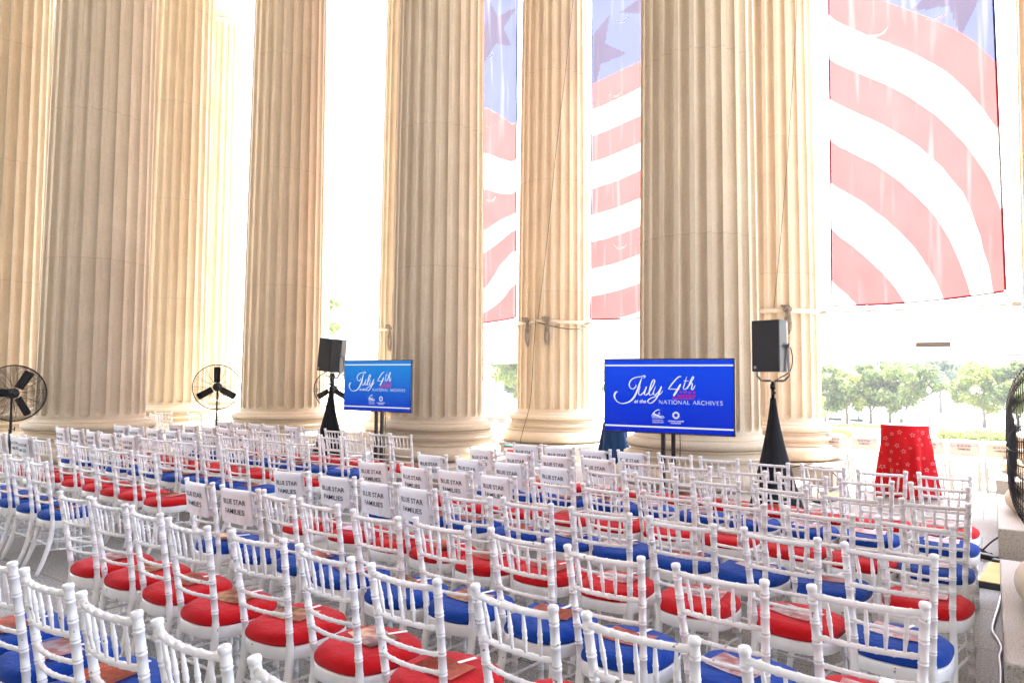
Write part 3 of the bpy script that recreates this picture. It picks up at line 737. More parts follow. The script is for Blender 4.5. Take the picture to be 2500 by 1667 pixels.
SERIF = {  # unit strokes: (thick?, points) in a box of given width, height 1
'N': (.78, [(0, [(.08, 0), (.08, 1)]), (1, [(.06, 1), (.70, 0)]), (0, [(.70, 0), (.70, 1)])]),
'A': (.74, [(0, [(.03, 0), (.37, 1)]), (1, [(.37, 1), (.71, 0)]), (0, [(.16, .36), (.58, .36)])]),
'T': (.62, [(1, [(.31, 0), (.31, .98)]), (0, [(.02, .97), (.60, .97)]), (0, [(.03, .97), (.03, .84)]), (0, [(.59, .97), (.59, .84)])]),
'I': (.20, [(1, [(.10, 0), (.10, 1)]), (0, [(.02, .98), (.18, .98)]), (0, [(.02, .02), (.18, .02)])]),
'O': (.80, [(1, [(.40+.36*cos(a), .5+.5*sin(a)) for a in [2*pi*k/18 for k in range(19)]])]),
'L': (.50, [(1, [(.10, 0), (.10, 1)]), (0, [(.05, .03), (.46, .03)]), (0, [(.46, .03), (.49, .18)])]),
'R': (.62, [(1, [(.10, 0), (.10, 1)]), (0, [(.08, .97), (.34, .96), (.46, .83), (.42, .62), (.28, .54), (.12, .53)]), (1, [(.28, .53), (.60, 0)])]),
'C': (.70, [(1, [(.40+.36*cos(a), .5+.5*sin(a)) for a in [radians(45+270*k/14) for k in range(15)]])]),
'H': (.78, [(1, [(.10, 0), (.10, 1)]), (1, [(.68, 0), (.68, 1)]), (0, [(.10, .52), (.68, .52)])]),
'V': (.70, [(1, [(.03, 1), (.35, 0)]), (0, [(.35, 0), (.67, 1)])]),
'E': (.52, [(1, [(.10, 0), (.10, 1)]), (0, [(.08, .97), (.46, .97)]), (0, [(.10, .53), (.40, .53)]), (0, [(.08, .03), (.48, .03)])]),
'S': (.48, [(1, [(.42, .84), (.33, .98), (.18, .98), (.07, .84), (.10, .66), (.26, .52), (.40, .36), (.42, .18), (.30, .03), (.14, .02), (.04, .18)])]),
' ': (.30, [])}
def serif_text(V, F, s, x0, x1, z0, z1, y=0, k1=.13, k0=.07):
    W_ = sum(SERIF[c][0]+.16 for c in s)-.16; sx = (x1-x0)/W_; sz = (z1-z0); x = x0
    for c in s:
        wd, st = SERIF[c]
        for thick, pts in st:
            P = [(x+px*sx, z0+pz*sz) for px, pz in pts]
            ribbon(V, F, P, (k1 if thick else k0)*sz, y)
        x += (wd+.16)*sx
def star2(cx, cz, r, r2=None, n=5, a0=90):
    r2 = r2 or r*.42; return [(cx+(r if k % 2 == 0 else r2)*cos(radians(a0+k*180/n)), cz+(r if k % 2 == 0 else r2)*sin(radians(a0+k*180/n))) for k in range(2*n)]
def fan_poly(V, F, pts, y):
    b = len(V); cx = sum(p[0] for p in pts)/len(pts); cz = sum(p[1] for p in pts)/len(pts)
    V.append((cx, y, cz)); V.extend([(p[0], y, p[1]) for p in pts])
    for k in range(len(pts)): F.append((b, b+1+k, b+1+(k+1) % len(pts)))
def lin(c): return tuple(((x/255)/12.92 if x/255 < .04045 else (((x/255)+.055)/1.055)**2.4) for x in c)
def screen_mat(name, top, bottom):
    m = new_mat(name, (.004, .004, .006), .6, spec=.08); b = BS(m); tc = N(m, 'ShaderNodeTexCoord'); sp = N(m, 'ShaderNodeSeparateXYZ'); Lk(m, tc.outputs['Object'], sp.inputs[0])
    mr = N(m, 'ShaderNodeMapRange'); mr.inputs[1].default_value = -.45; mr.inputs[2].default_value = .45; Lk(m, sp.outputs[2], mr.inputs[0])
    nz = N(m, 'ShaderNodeTexNoise'); nz.inputs['Scale'].default_value = 55; nz.inputs['Detail'].default_value = 4; Lk(m, tc.outputs['Object'], nz.inputs['Vector'])
    ad = N(m, 'ShaderNodeMath', operation='MULTIPLY_ADD'); ad.inputs[1].default_value = .35; Lk(m, nz.outputs[0], ad.inputs[0]); Lk(m, mr.outputs[0], ad.inputs[2])
    r = N(m, 'ShaderNodeValToRGB'); r.color_ramp.elements[0].position = .1; r.color_ramp.elements[1].position = 1.15 if False else 1.0
    r.color_ramp.elements[0].color = (*lin(bottom), 1); r.color_ramp.elements[1].color = (*lin(top), 1)
    Lk(m, ad.outputs[0], r.inputs[0]); Lk(m, r.outputs[0], b.inputs['Emission Color']); b.inputs['Emission Strength'].default_value = K*.95
    return m
def make_screen(loc, rz, scale, smat, pole_h, label):
    """loc = centre of the panel"""
    white = emit_mat('screen_white', lin((238, 238, 250))); red = emit_mat('screen_red', lin((225, 35, 75)))
    root = empty('display_screen', (loc[0], loc[1], 0), rz, label, 'screen', 'blue screens on black stands')
    zc = loc[2]
    def sub(o): o.scale = (scale,)*3; o.location = (0, 0, zc); return o
    bm = bmesh.new(); box(bm, -.818, .818, .0, .05, -.468, .466, bev=.006); body = sub(finish(bm, 'casing', M_BLACK, root, smooth=False))
    scr = sub(raw('picture', [(-.800, -.0015, -.45), (.800, -.0015, -.45), (.800, -.0015, .45), (-.800, -.0015, .45)], [(0, 1, 2, 3)], smat, root))
    V, F = [], []
    for k, P in SCRIPT.items():
        w1, w2 = WID[k]; ribbon(V, F, smooth_pts(P, 6), pen(w1, w2), -.0035 - .0001*len(k))
    serif_text(V, F, 'NATIONAL ARCHIVES', -.097, .675, -.098, -.05, -.0033)
    tv, tf = fit_text('at the', -.415, -.258, -.093, -.046, shear=.35, bold=.015)
    b = len(V); V += [(x, -.0034, z) for x, z in tv]; F += [tuple(b+i for i in f) for f in tf]
    for z in (.381, -.385): ribbon(V, F, [(-.80, z), (.80, z)], .020, -.0033)
    l1 = sub(raw('lettering', V, F, white, root))
    V, F = [], []
    for cx in (.179, .232, .285, .337): fan_poly(V, F, star2(cx, .05, .021), -.0034)
    ribbon(V, F, [(.138, .007), (.358, .007)], .013, -.0034); ribbon(V, F, [(.073, -.0225), (.335, -.0225)], .013, -.0034)
    sub(raw('star_underline', V, F, red, root))
    V, F = [], []
    # wave-feathered crest and the petal flower
    for i in range(8):
        t = i/7; P = [(-.075-.03*t, -.178-.012*t+.004*i), (-.125-.025*t, -.176-.022*t), (-.165-.012*t+.012*i*.3, -.21-.012*t), (-.186+.016*i, -.243-.01*t), (-.172+.017*i, -.285)]
        ribbon(V, F, smooth_pts(P, 4), lambda t, dx, dz: .0065*min(1, 4*t+.2, 4*(1-t)+.2), -.0034)
    for P in ([(-.097, -.226), (-.11, -.235), (-.1, -.26), (-.07, -.272)], [(-.067, -.248), (-.048, -.246), (-.031, -.263), (-.056, -.27), (-.082, -.263)], [(-.086, -.201), (-.10, -.213), (-.075, -.222)]):
        ribbon(V, F, smooth_pts(P, 4), .006, -.0034)
    for k in range(8):
        a = radians(22.5+45*k); c = (.115, -.2335)
        q = lambda r, d: (c[0]+r*cos(a+d), c[1]+r*sin(a+d))
        fan_poly(V, F, [q(.019, 0), q(.032, -.34), q(.049, -.27), q(.042, 0), q(.049, .27), q(.032, .34)], -.0034)
    serif_text(V, F, 'NATIONAL', -.182, -.041, -.309, -.294, -.0034, k1=.2, k0=.13); serif_text(V, F, 'ARCHIVES', -.182, -.041, -.335, -.318, -.0034, k1=.2, k0=.13)
    for s, x0, x1, z0, z1 in (('NATIONAL ARCHIVES', .018, .212, -.3145, -.2985), ('FOUNDATION', .053, .175, -.339, -.3235)):
        tv, tf = fit_text(s, x0, x1, z0, z1, bold=.03); b = len(V); V += [(x, -.0034, z) for x, z in tv]; F += [tuple(b+i for i in f) for f in tf]
    sub(raw('emblem', V, F, white, root))
    # twin pole stand
    for s in (-1, 1):
        bm = bmesh.new(); box(bm, s*.062-.024, s*.062+.024, .055, .10, .06, zc+.25*scale, bev=.006); finish(bm, 'pole', M_BLACKM, root, smooth=False)
    bm = bmesh.new(); box(bm, -.27, .27, .051, .054, zc-.2, zc+.2); finish(bm, 'mount_plate', M_BLACKM, root, smooth=False)
    bm = bmesh.new(); box(bm, -.42, .42, -.20, .33, .0, .022, bev=.01); box(bm, -.10, .10, .03, .13, .0225, .12, bev=.005); finish(bm, 'stand_base', M_BLACKM, root, smooth=False)
    bm = bmesh.new(); tube(bm, smooth_pts([(.13, .06, zc-.3), (.145, .07, zc-.6), (.12, .08, .4), (.13, .1, .03), (.3, .2, .028)], 4), .006, seg=6); finish(bm, 'cable', M_BLACK, root)
    return root
def P3(u, v, z=0): return (-u, v, z)
# panel corner directions measured off the photograph give the two yaws
def cam_to_world(x, y): # camera ground frame -> scene
    c, s = cos(YAW), sin(YAW); return (x*c - y*s, x*s + y*c)
def panel(xl, zl, xr, zr):
    a = cam_to_world(xl, zl); b = cam_to_world(xr, zr)
    return ((a[0]+b[0])/2, (a[1]+b[1])/2), atan2(b[1]-a[1], b[0]-a[0]), math.hypot(b[0]-a[0], b[1]-a[1])
c2, yw2, L2 = panel(1.17, 8.62, 2.575, 7.91)
scr2 = make_screen((c2[0], c2[1], 1.507+DZ), yw2, .972, screen_mat('screen_blue', (20, 75, 238), (10, 40, 200)), 1.5, 'large blue July 4th screen nearest the front of the banner side')
c1, yw1, L1 = panel(-2.84, 11.62, -1.60, 10.86)
scr1 = make_screen((c1[0], c1[1], 1.565+DZ), yw1, .905, screen_mat('screen_blue_flare', (35, 135, 225), (18, 35, 190)), 1.5, 'smaller looking blue July 4th screen beside the tilted loudspeaker')  # lighter top of this blue paints lens flare over the picture

# ------------------------------------------------------------------ loudspeakers on draped stands
def make_speaker(loc, rz, tilt, label, dep=.32, sc=1.0):
    root = empty('loudspeaker', loc, rz, label, 'loudspeaker', 'black loudspeakers on stands')
    root.rotation_euler = (0, tilt, rz)
    bm = bmesh.new()
    w_, d_, h_ = .33*sc, dep*sc, .58*sc
    pts = [(-w_/2, -d_/2), (w_/2, -d_/2), (w_/2, d_*.05), (w_*.3, d_/2), (-w_*.3, d_/2), (-w_/2, d_*.05)]
    b_ = [bm.verts.new((x, y, 0)) for x, y in pts]; t_ = [bm.verts.new((x, y, h_)) for x, y in pts]
    n = len(pts)
    for i in range(n): bm.faces.new((b_[i], b_[(i+1) % n], t_[(i+1) % n], t_[i]))
    bm.faces.new(b_[::-1]); bm.faces.new(t_)
    bmesh.ops.bevel(bm, geom=bm.edges[:], offset=.006, segments=2, affect='EDGES')
    finish(bm, 'cabinet', M_SPK, root, smooth=False)
    bm = bmesh.new(); box(bm, -w_/2+.006, w_/2-.006, -d_/2-.009, -d_/2-.001, .008, h_-.008, bev=.003); g = finish(bm, 'grille', M_GRILLE, root, smooth=False)
    V, F = [], []
    for dx in (0, .016):
        for dz in (0, .016): fan_poly(V, F, [(-w_/2+.03+dx, .035+dz), (-w_/2+.043+dx, .035+dz), (-w_/2+.043+dx, .048+dz), (-w_/2+.03+dx, .048+dz)], -d_/2-.0105)
    raw('badge', V, F, M_STEEL, root)
    bm = bmesh.new()
    for s in (-1, 1):
        P = [(s*.02, .0, -.10), (s*(w_/2-.03), 0, -.10), (s*(w_/2+.03), 0, -.04), (s*(w_/2+.022), 0, .06), (s*(w_/2+.012), .0, h_*.5)]
        for a, b in zip(P, P[1:]): tube(bm, [a, b], .012, seg=4)
        tube(bm, [(s*(w_/2+.0), 0, h_*.5), (s*(w_/2+.045), 0, h_*.5)], .024, seg=10)
    finish(bm, 'bracket', M_STEELG, root, smooth=False)
    bm = bmesh.new(); tube(bm, smooth_pts([(w_/2+.02, .05, h_*.5), (w_/2+.03, .08, h_*.25), (w_/2-.02, .1, 0), (.02, .05, -.09), (.0, .02, -.2)], 4), .006, seg=6); finish(bm, 'cable', M_BLACK, root)
    return root
M_GRILLE = new_mat('grille', (.012, .012, .014), .7); noise_color(M_GRILLE, (.008, .008, .009), (.03, .03, .032), scale=400, detail=1)
M_SPK = new_mat('cabinet_paint', (.05, .05, .055), .35); M_STEELG = new_mat('grey_bracket', (.25, .26, .27), .4, metal=.5)
def make_cone(loc, rz, h, label, r0=.30):
    root = empty('speaker_stand', loc, rz, label, 'stand', 'stands under stretched black covers')
    bm = bmesh.new(); seg = 48
    prof = []
    for i in range(18):
        t = i/17; z = .01 + (h-.01)*t
        r = .030 + (r0-.03)*((1-t)**1.3)
        prof.append((r, z))
    def wob(r, z, a):
        k = (1-z/h)
        return r*(1 + .20*k*cos(3*a) + .0*k) + .004*sin(a*14+z*3)*k
    lathe(bm, prof, seg=seg, capt=True, capb=False, wob=wob)
    finish(bm, 'cover', M_SPANDEX, root)
    bm = bmesh.new(); lathe(bm, [(.019, h-.02), (.019, h+.10), (.03, h+.10), (.03, h+.16), (.018, h+.16), (.018, h+.19)], seg=14); finish(bm, 'pole', M_BLACKM, root)
    bm = bmesh.new(); lathe(bm, [(.014, 0), (.02, .006), (.02, .03), (.012, .045)], seg=10)
    bmesh.ops.rotate(bm, verts=bm.verts[:], cent=(0, 0, 0), matrix=Matrix.Rotation(radians(90), 3, 'X')); bmesh.ops.translate(bm, verts=bm.verts[:], vec=(0, -.03, h+.06)); finish(bm, 'knob', M_BLACK, root)
    for k in range(3):
        bm = bmesh.new(); a = 2*pi*k/3; tube(bm, [(.02*cos(a), .02*sin(a), .35), ((r0*1.17)*cos(a), (r0*1.17)*sin(a), .015)], .014, seg=6); finish(bm, 'leg', M_BLACKM, root)
    return root
make_cone(P3(2.03, 8.05, 0), 0.5, 1.60, 'tall black draped stand in front of the cream strapped column', .38)
make_speaker(P3(2.03, 8.05, 1.895), -.24, 0, 'upright black loudspeaker with pale side panel and yoke bracket', sc=1.0)
make_cone(P3(9.93, 8.38, 0), 0.2, 1.60, 'black draped stand beside the smaller screen', .40)
make_speaker(P3(9.95, 8.41, 1.895), .02, radians(6), 'tilted dark loudspeaker above the half hidden fan', dep=.40, sc=1.04)

# ------------------------------------------------------------------ pedestal fans
def make_fan(loc, head_rz, pitch, diam, hz, spin, rings, label, loop_r=.0022, spokes=12, front=True):
    root = empty('pedestal_fan', (loc[0], loc[1], 0), head_rz, label, 'fan', 'black pedestal fans')
    R0 = diam/2; Mh = Matrix.Translation((0, 0, hz)) @ Matrix.Rotation(pitch, 4, 'X')
    def part(bm, name, m, sm=True):
        bm.transform(Mh); return finish(bm, name, m, root, smooth=sm)
    def ring(bm, r, y, t, seg=5, n=48): tube(bm, [(r*cos(2*pi*k/n), y, r*sin(2*pi*k/n)) for k in range(n)], t, seg=seg, closed=True)
    # faces local -Y
    bm = bmesh.new(); ring(bm, R0, 0, .011, 6, 56); part(bm, 'rim', M_BLACKM)
    dy = R0*.26
    for s, nm in ((-1, 'front_cage'), (1, 'rear_cage')):
        bm = bmesh.new()
        for i in range(1, rings+1):
            t = i/(rings+1); r = R0*(.20+.80*t); ring(bm, r, s*dy*(1-t**3.2), loop_r, 4, 40)
        for k in range(spokes):
            a = 2*pi*k/spokes + (.13 if s > 0 else 0); P = []
            for i in range(8):
                t = i/7; r = R0*(.16+.84*t); P.append((r*cos(a), s*dy*(1-t**3.2)+s*.002, r*sin(a)))
            tube(bm, P, loop_r*1.6, seg=4)
        part(bm, nm, M_BLACKM)
    for k in range(3):
        bm = bmesh.new(); a = spin + 2*pi*k/3
        L0, L1, W0 = R0*.20, R0*.90, R0*.135
        pr = []
        for (r, w_) in ((L0, W0*.8), (L0+.01, W0), (L1-.02, W0*1.1), (L1, W0*.85)):
            pr.append((r, w_))
        for sgn in (0, 1):
            pass
        grid = []
        for r, w_ in pr:
            grid.append([(r, -w_), (r, 0), (r, w_)])
        G = []
        for g in grid:
            G.append([bm.verts.new((r*cos(a)-q*sin(a), q*.35, r*sin(a)+q*cos(a))) for r, q in g])
        for A, B in zip(G, G[1:]):
            for j in range(2): bm.faces.new((A[j], A[j+1], B[j+1], B[j]))
        bmesh.ops.solidify(bm, geom=bm.faces[:], thickness=.003)
        part(bm, 'blade', M_BLACK, False)
    bm = bmesh.new(); tube(bm, [(0, -.06, 0), (0, -.055, 0), (0, -.05, 0), (0, .02, 0)], [.012, .035, .055, .055], seg=16); part(bm, 'hub', M_BLACK)
    bm = bmesh.new(); tube(bm, [(0, .03, 0), (0, .05, 0), (0, .22, 0), (0, .24, 0)], [.06, .085, .085, .05], seg=16); part(bm, 'motor', M_BLACK)
    bm = bmesh.new(); tube(bm, [(0, .13, .02), (0, .13, hz-.08)], .017, seg=10)
    tube(bm, [(0, .13, .02), (0, .13, hz*.6)], .024, seg=10); finish(bm, 'pole', M_BLACKM, root)
    bm = bmesh.new(); tube(bm, [(-.03, .13, hz*.6), (.06, .13, hz*.6+.01)], .007, seg=6); tube(bm, [(.06, .13, hz*.6-.02), (.06, .13, hz*.6+.04)], .008, seg=6); finish(bm, 'clamp', M_BLACKM, root)
    bm = bmesh.new(); lathe(bm, [(.30, 0), (.31, .012), (.30, .03), (.10, .045), (.035, .08), (.03, .12)], seg=32, cy=.13); finish(bm, 'base', M_BLACKM, root)
    bm = bmesh.new(); tube(bm, smooth_pts([(.0, .16, hz-.05), (.03, .2, hz-.25), (.03, .16, hz-.5), (.02, .16, .4), (.05, .3, .03)], 4), .005, seg=5); finish(bm, 'cable', M_BLACK, root)
    return root
_c = cam_to_world((2524-1250)/1667*3.9, 3.9); FP = (_c[0], _c[1], 0)
def face_cam(u, v, off=0):  # head turned towards the seats
    return atan2(v, -u) - pi/2 + off
make_fan(P3(12.97, 4.46), face_cam(12.97, 4.46, .30), radians(-4), .90, 1.40+DZ, radians(58), 22, 'black wire pedestal fan in front of the widest shaded column')
make_fan(P3(12.24, 7.54), face_cam(12.24, 7.54, -.1), 0, .86, 1.49+DZ, radians(90), 10, 'slender black pedestal fan with blades standing clear between columns', loop_r=.0018)
make_fan(P3(11.76, 9.95), face_cam(11.76, 9.95, -.25), 0, .78, 1.44+DZ, radians(90), 9, 'black pedestal fan half hidden behind the draped speaker stand', loop_r=.0018)
make_fan(FP, atan2(-FP[1], -FP[0])+.05, 0, 1.02, 1.43, radians(20), 26, 'big black wire fan seen side-on at the right picture edge', loop_r=.0022, spokes=18)

# ------------------------------------------------------------------ draped cocktail tables
def make_table(loc, r, rb, h, m, topm, label, stars, seed):
    root = empty('cocktail_table', loc, 0, label, 'table')
    bm = bmesh.new(); lathe(bm, [(.04, 0.02), (.04, h-.03), (r-.01, h-.028), (r-.01, h-.003)], seg=32); finish(bm, 'tabletop', M_STEELG, root)
    rng = random.Random(seed); ph = [rng.uniform(0, 6.28) for _ in range(6)]
    def rad(z, a):
        t = (h-z)/h
        fold = .34*t**.9*(.5*sin(5*a+ph[0])+.32*sin(8*a+ph[1])+.22*sin(13*a+ph[2]))
        return (r + (rb-r)*t**1.1)*(1+fold*.95) + .0
    bm = bmesh.new(); seg = 120; rows = []
    for i in range(26):
        t = i/25; z = h - t*(h-.01)
        rows.append([bm.verts.new((rad(z, 2*pi*k/seg)*cos(2*pi*k/seg), rad(z, 2*pi*k/seg)*sin(2*pi*k/seg), z + (.012*sin(3*2*pi*k/seg+ph[3]) if i == 25 else 0)))for k in range(seg)])
    for A, B in zip(rows, rows[1:]):
        for k in range(seg): bm.faces.new((A[k], A[(k+1) % seg], B[(k+1) % seg], B[k]))
    c = finish(bm, 'tablecloth', m, root)
    bm = bmesh.new(); lathe(bm, [(r-.002, h-.002), (r+.004, h+.002), (r-.004, h+.007), (.01, h+.008)], seg=48); finish(bm, 'top_cover', topm, root)
    if stars:
        V, F = [], []
        taken = []
        for _ in range(900):
            a = rng.uniform(0, 2*pi); z = rng.uniform(.05, h-.06)
            if any(abs((a-q[0]+pi) % (2*pi)-pi)*r < .085 and abs(z-q[1]) < .08 for q in taken): continue
            taken.append((a, z)); s = rng.choice((.014, .024, .034, .040)); ro = rng.uniform(0, 72)
            R_ = rad(z, a); outer = star2(0, 0, s, a0=90+ro); inner = star2(0, 0, s*.74, a0=90+ro)
            b = len(V)
            for (x, y) in outer+inner:
                aa = a + x/R_; zz = z+y; rr = rad(zz, aa)+.0025; V.append((rr*cos(aa), rr*sin(aa), zz))
            for k in range(10): F.append((b+k, b+(k+1) % 10, b+10+(k+1) % 10, b+10+k))
        raw('star_print', V, F, new_mat('star_white', (.62, .34, .34), .8), root)
    return root
M_REDC = new_mat('red_satin', (.45, .006, .012), .8, spec=.15); noise_color(M_REDC, (.40, .005, .010), (.50, .008, .015), scale=5)
M_BLUEC = new_mat('blue_cloth', (.006, .026, .085), .8, spec=.15)
make_table(P3(1.15, 12.5), .335, .405, 1.115, M_REDC, new_mat('pink_vinyl', (.62, .42, .42), .3), 'tall round table draped in red cloth printed with white stars', True, 3)
make_table(P3(6.68, 13.4), .25, .34, .86, M_BLUEC, M_BLUEC, 'round table draped in dark blue cloth, half hidden by the large screen', False, 5)

# ------------------------------------------------------------------ flag banners, straps, bars, ropes
def banner_mat():
    m = new_mat('flag_fabric', (.8, .8, .8), .9, spec=.05); b = BS(m)
    at = N(m, 'ShaderNodeAttribute'); at.attribute_name = 'phase'
    # phase < 0 canton, then red / white alternating
    nz = N(m, 'ShaderNodeTexNoise'); nz.inputs['Scale'].default_value = 1.0; nz.inputs['Detail'].default_value = 3
    tc = N(m, 'ShaderNodeTexCoord'); mp = N(m, 'ShaderNodeMapping'); mp.inputs['Scale'].default_value = (7, 1, .8); mp.inputs['Rotation'].default_value = (0, .22, 0); Lk(m, tc.outputs['Object'], mp.inputs[0]); Lk(m, mp.outputs[0], nz.inputs['Vector'])
    ja = N(m, 'ShaderNodeMath', operation='MULTIPLY_ADD'); ja.inputs[1].default_value = .05; Lk(m, nz.outputs[0], ja.inputs[0]); Lk(m, at.outputs['Fac'], ja.inputs[2])
    sb = N(m, 'ShaderNodeMath', operation='SUBTRACT'); sb.inputs[1].default_value = .025; Lk(m, ja.outputs[0], sb.inputs[0])
    pp = N(m, 'ShaderNodeMath', operation='PINGPONG'); pp.inputs[1].default_value = 1.0
    hf = N(m, 'ShaderNodeMath', operation='SUBTRACT'); hf.inputs[1].default_value = .5; Lk(m, sb.outputs[0], hf.inputs[0]); Lk(m, hf.outputs[0], pp.inputs[0])
    rr = N(m, 'ShaderNodeValToRGB'); rr.color_ramp.elements[0].position = .49; rr.color_ramp.elements[1].position = .59
    rr.color_ramp.elements[0].color = (.38, .066, .066, 1); rr.color_ramp.elements[1].color = (.86, .85, .84, 1)
    Lk(m, pp.outputs[0], rr.inputs[0])
    lt = N(m, 'ShaderNodeMath', operation='LESS_THAN'); lt.inputs[1].default_value = 0; Lk(m, at.outputs['Fac'], lt.inputs[0])
    st = N(m, 'ShaderNodeAttribute'); st.attribute_name = 'star'
    sr = N(m, 'ShaderNodeMath', operation='GREATER_THAN'); sr.inputs[1].default_value = .5; Lk(m, st.outputs['Fac'], sr.inputs[0])
    bl = N(m, 'ShaderNodeMix', data_type='RGBA'); bl.inputs[6].default_value = (.064, .072, .150, 1); bl.inputs[7].default_value = (.058, .052, .074, 1); Lk(m, sr.outputs[0], bl.inputs[0])
    mx = N(m, 'ShaderNodeMix', data_type='RGBA'); Lk(m, lt.outputs[0], mx.inputs[0]); Lk(m, rr.outputs[0], mx.inputs[6]); Lk(m, bl.outputs[2], mx.inputs[7])
    # woven folds thin the cloth in soft streaks
    n2 = N(m, 'ShaderNodeTexNoise'); n2.inputs['Scale'].default_value = 1.0; n2.inputs['Detail'].default_value = 2
    mp2 = N(m, 'ShaderNodeMapping'); mp2.inputs['Scale'].default_value = (5.5, 1, .35); mp2.inputs['Rotation'].default_value = (0, .30, 0); Lk(m, tc.outputs['Object'], mp2.inputs[0]); Lk(m, mp2.outputs[0], n2.inputs['Vector'])
    r2 = N(m, 'ShaderNodeMapRange'); r2.inputs[1].default_value = .56; r2.inputs[2].default_value = .74; r2.inputs[3].default_value = 0; r2.inputs[4].default_value = .06; Lk(m, n2.outputs[0], r2.inputs[0])
    m3 = N(m, 'ShaderNodeMix', data_type='RGBA'); Lk(m, r2.outputs[0], m3.inputs[0]); Lk(m, mx.outputs[2], m3.inputs[6]); m3.inputs[7].default_value = (.86, .84, .84, 1)
    Lk(m, m3.outputs[2], b.inputs['Base Color'])
    tr = N(m, 'ShaderNodeBsdfTranslucent'); Lk(m, m3.outputs[2], tr.inputs[0])
    ms = N(m, 'ShaderNodeMixShader'); ms.inputs[0].default_value = .62; out = m.node_tree.nodes['Material Output']
    Lk(m, b.outputs[0], ms.inputs[1]); Lk(m, tr.outputs[0], ms.inputs[2]); Lk(m, ms.outputs[0], out.inputs[0])
    return m
M_FLAG = banner_mat()
M_HEMR = new_mat('hem_red', (.22, .008, .018), .8); M_HEMB = new_mat('hem_blue', (.008, .02, .06), .8); M_HEMW = new_mat('hem_white', (.30, .30, .31), .8)
def in_poly(x, y, P):
    c = False; n = len(P)
    for i in range(n):
        x1, y1 = P[i]; x2, y2 = P[(i+1) % n]
        if (y1 > y) != (y2 > y) and x < (x2-x1)*(y-y1)/(y2-y1)+x1: c = not c
    return c
def make_banner(uL, uR, uLt, uRt, zb, zt, ph, stars, slits, label):
    root = empty('flag_banner', (0, 13.9, DZ), 0, label, 'banner', 'flag banners hung between the outer columns')
    nu = int((uL-uR)/.035); nz = int((zt-zb)/.035); V = []; F = []; A = []; S = []
    for j in range(nz+1):
        t = j/nz; z = zb + (zt-zb)*t
        for i in range(nu+1):
            s = i/nu
            l = uL+(uLt-uL)*t; r = uR+(uRt-uR)*t; u = l+(r-l)*s
            zz = z + (.05*(1-t)**6)*(-sin(pi*s)*1.0) + (1-t)**8*(-.05+.10*s)
            y = .09*sin(pi*s)*sin(3*t+1) + .025*sin(9*s+5*t) + .02*noise.noise(Vector((u*3, z*1.5, 1)))
            V.append((-u, y, zz)); A.append(ph(u, z))
            S.append(1.0 if any(in_poly(u, z, P) for P in stars) else 0.0)
    for j in range(nz):
        for i in range(nu):
            a = j*(nu+1)+i; F.append((a, a+1, a+nu+2, a+nu+1))
    o = raw('cloth', V, F, M_FLAG, root, smooth=True)
    at = o.data.attributes.new('phase', 'FLOAT', 'POINT'); at.data.foreach_set('value', A)
    at = o.data.attributes.new('star', 'FLOAT', 'POINT'); at.data.foreach_set('value', S)
    # hems: coloured like the print they close
    bm = bmesh.new(); n = nu+1
    def seg_(a, b, d):
        pa, pb = Vector(V[a]), Vector(V[b]); p = A[a]
        mi = 2 if p < 0 else (0 if int(p) % 2 == 0 else 1)
        w_ = .035; dv = Vector(d)*w_
        q = [bm.verts.new(x) for x in (pa+Vector((0, -.006, 0)), pb+Vector((0, -.006, 0)), pb+dv+Vector((0, -.006, 0)), pa+dv+Vector((0, -.006, 0)))]
        f = bm.faces.new(q); f.material_index = mi
        q2 = [bm.verts.new(v.co+Vector((0, .003, 0))) for v in q]; f2 = bm.faces.new(q2[::-1]); f2.material_index = mi
    for j in range(nz): seg_(j*n, (j+1)*n, (-1, 0, 0)); seg_(j*n+nu, (j+1)*n+nu, (1, 0, 0))
    for i in range(nu): seg_(i, i+1, (0, 0, -1))
    me = bpy.data.meshes.new('hem'); bm.to_mesh(me); bm.free()
    for m in (M_HEMR, M_HEMW, M_HEMB): me.materials.append(m)
    h = bpy.data.objects.new('hem', me); COL.objects.link(h); h.parent = root
    for (u, z, tilt) in slits:
        bm = bmesh.new(); P = []; n_ = 16
        o1 = [(.17*cos(radians(200+140*k/n_+tilt)), .17*sin(radians(200+140*k/n_+tilt))) for k in range(n_+1)]
        i1 = [(.17*cos(radians(200+140*k/n_+tilt))*.98, .17*sin(radians(200+140*k/n_+tilt))+.035*sin(pi*k/n_)) for k in range(n_+1)]
        for y0 in (-.03,):
            a_ = [bm.verts.new((-u+x, y0-.0, z+y)) for x, y in o1]; b_ = [bm.verts.new((-u+x, y0-.012, z+y)) for x, y in i1]
            for k in range(n_):
                try: bm.faces.new((a_[k], a_[k+1], b_[k+1], b_[k]))
                except Exception: pass
        finish(bm, 'wind_slit', M_SLIT, root)
    return root
M_SLIT, _ = translucent('slit_cloth', (.9, .9, .9), .75)
def poly(coef, um, zm):
    def f(u, z):
        a = u-um; b = z-zm; return sum(c*a**i*b**j for i, j, c in coef)
    return f
import numpy as np
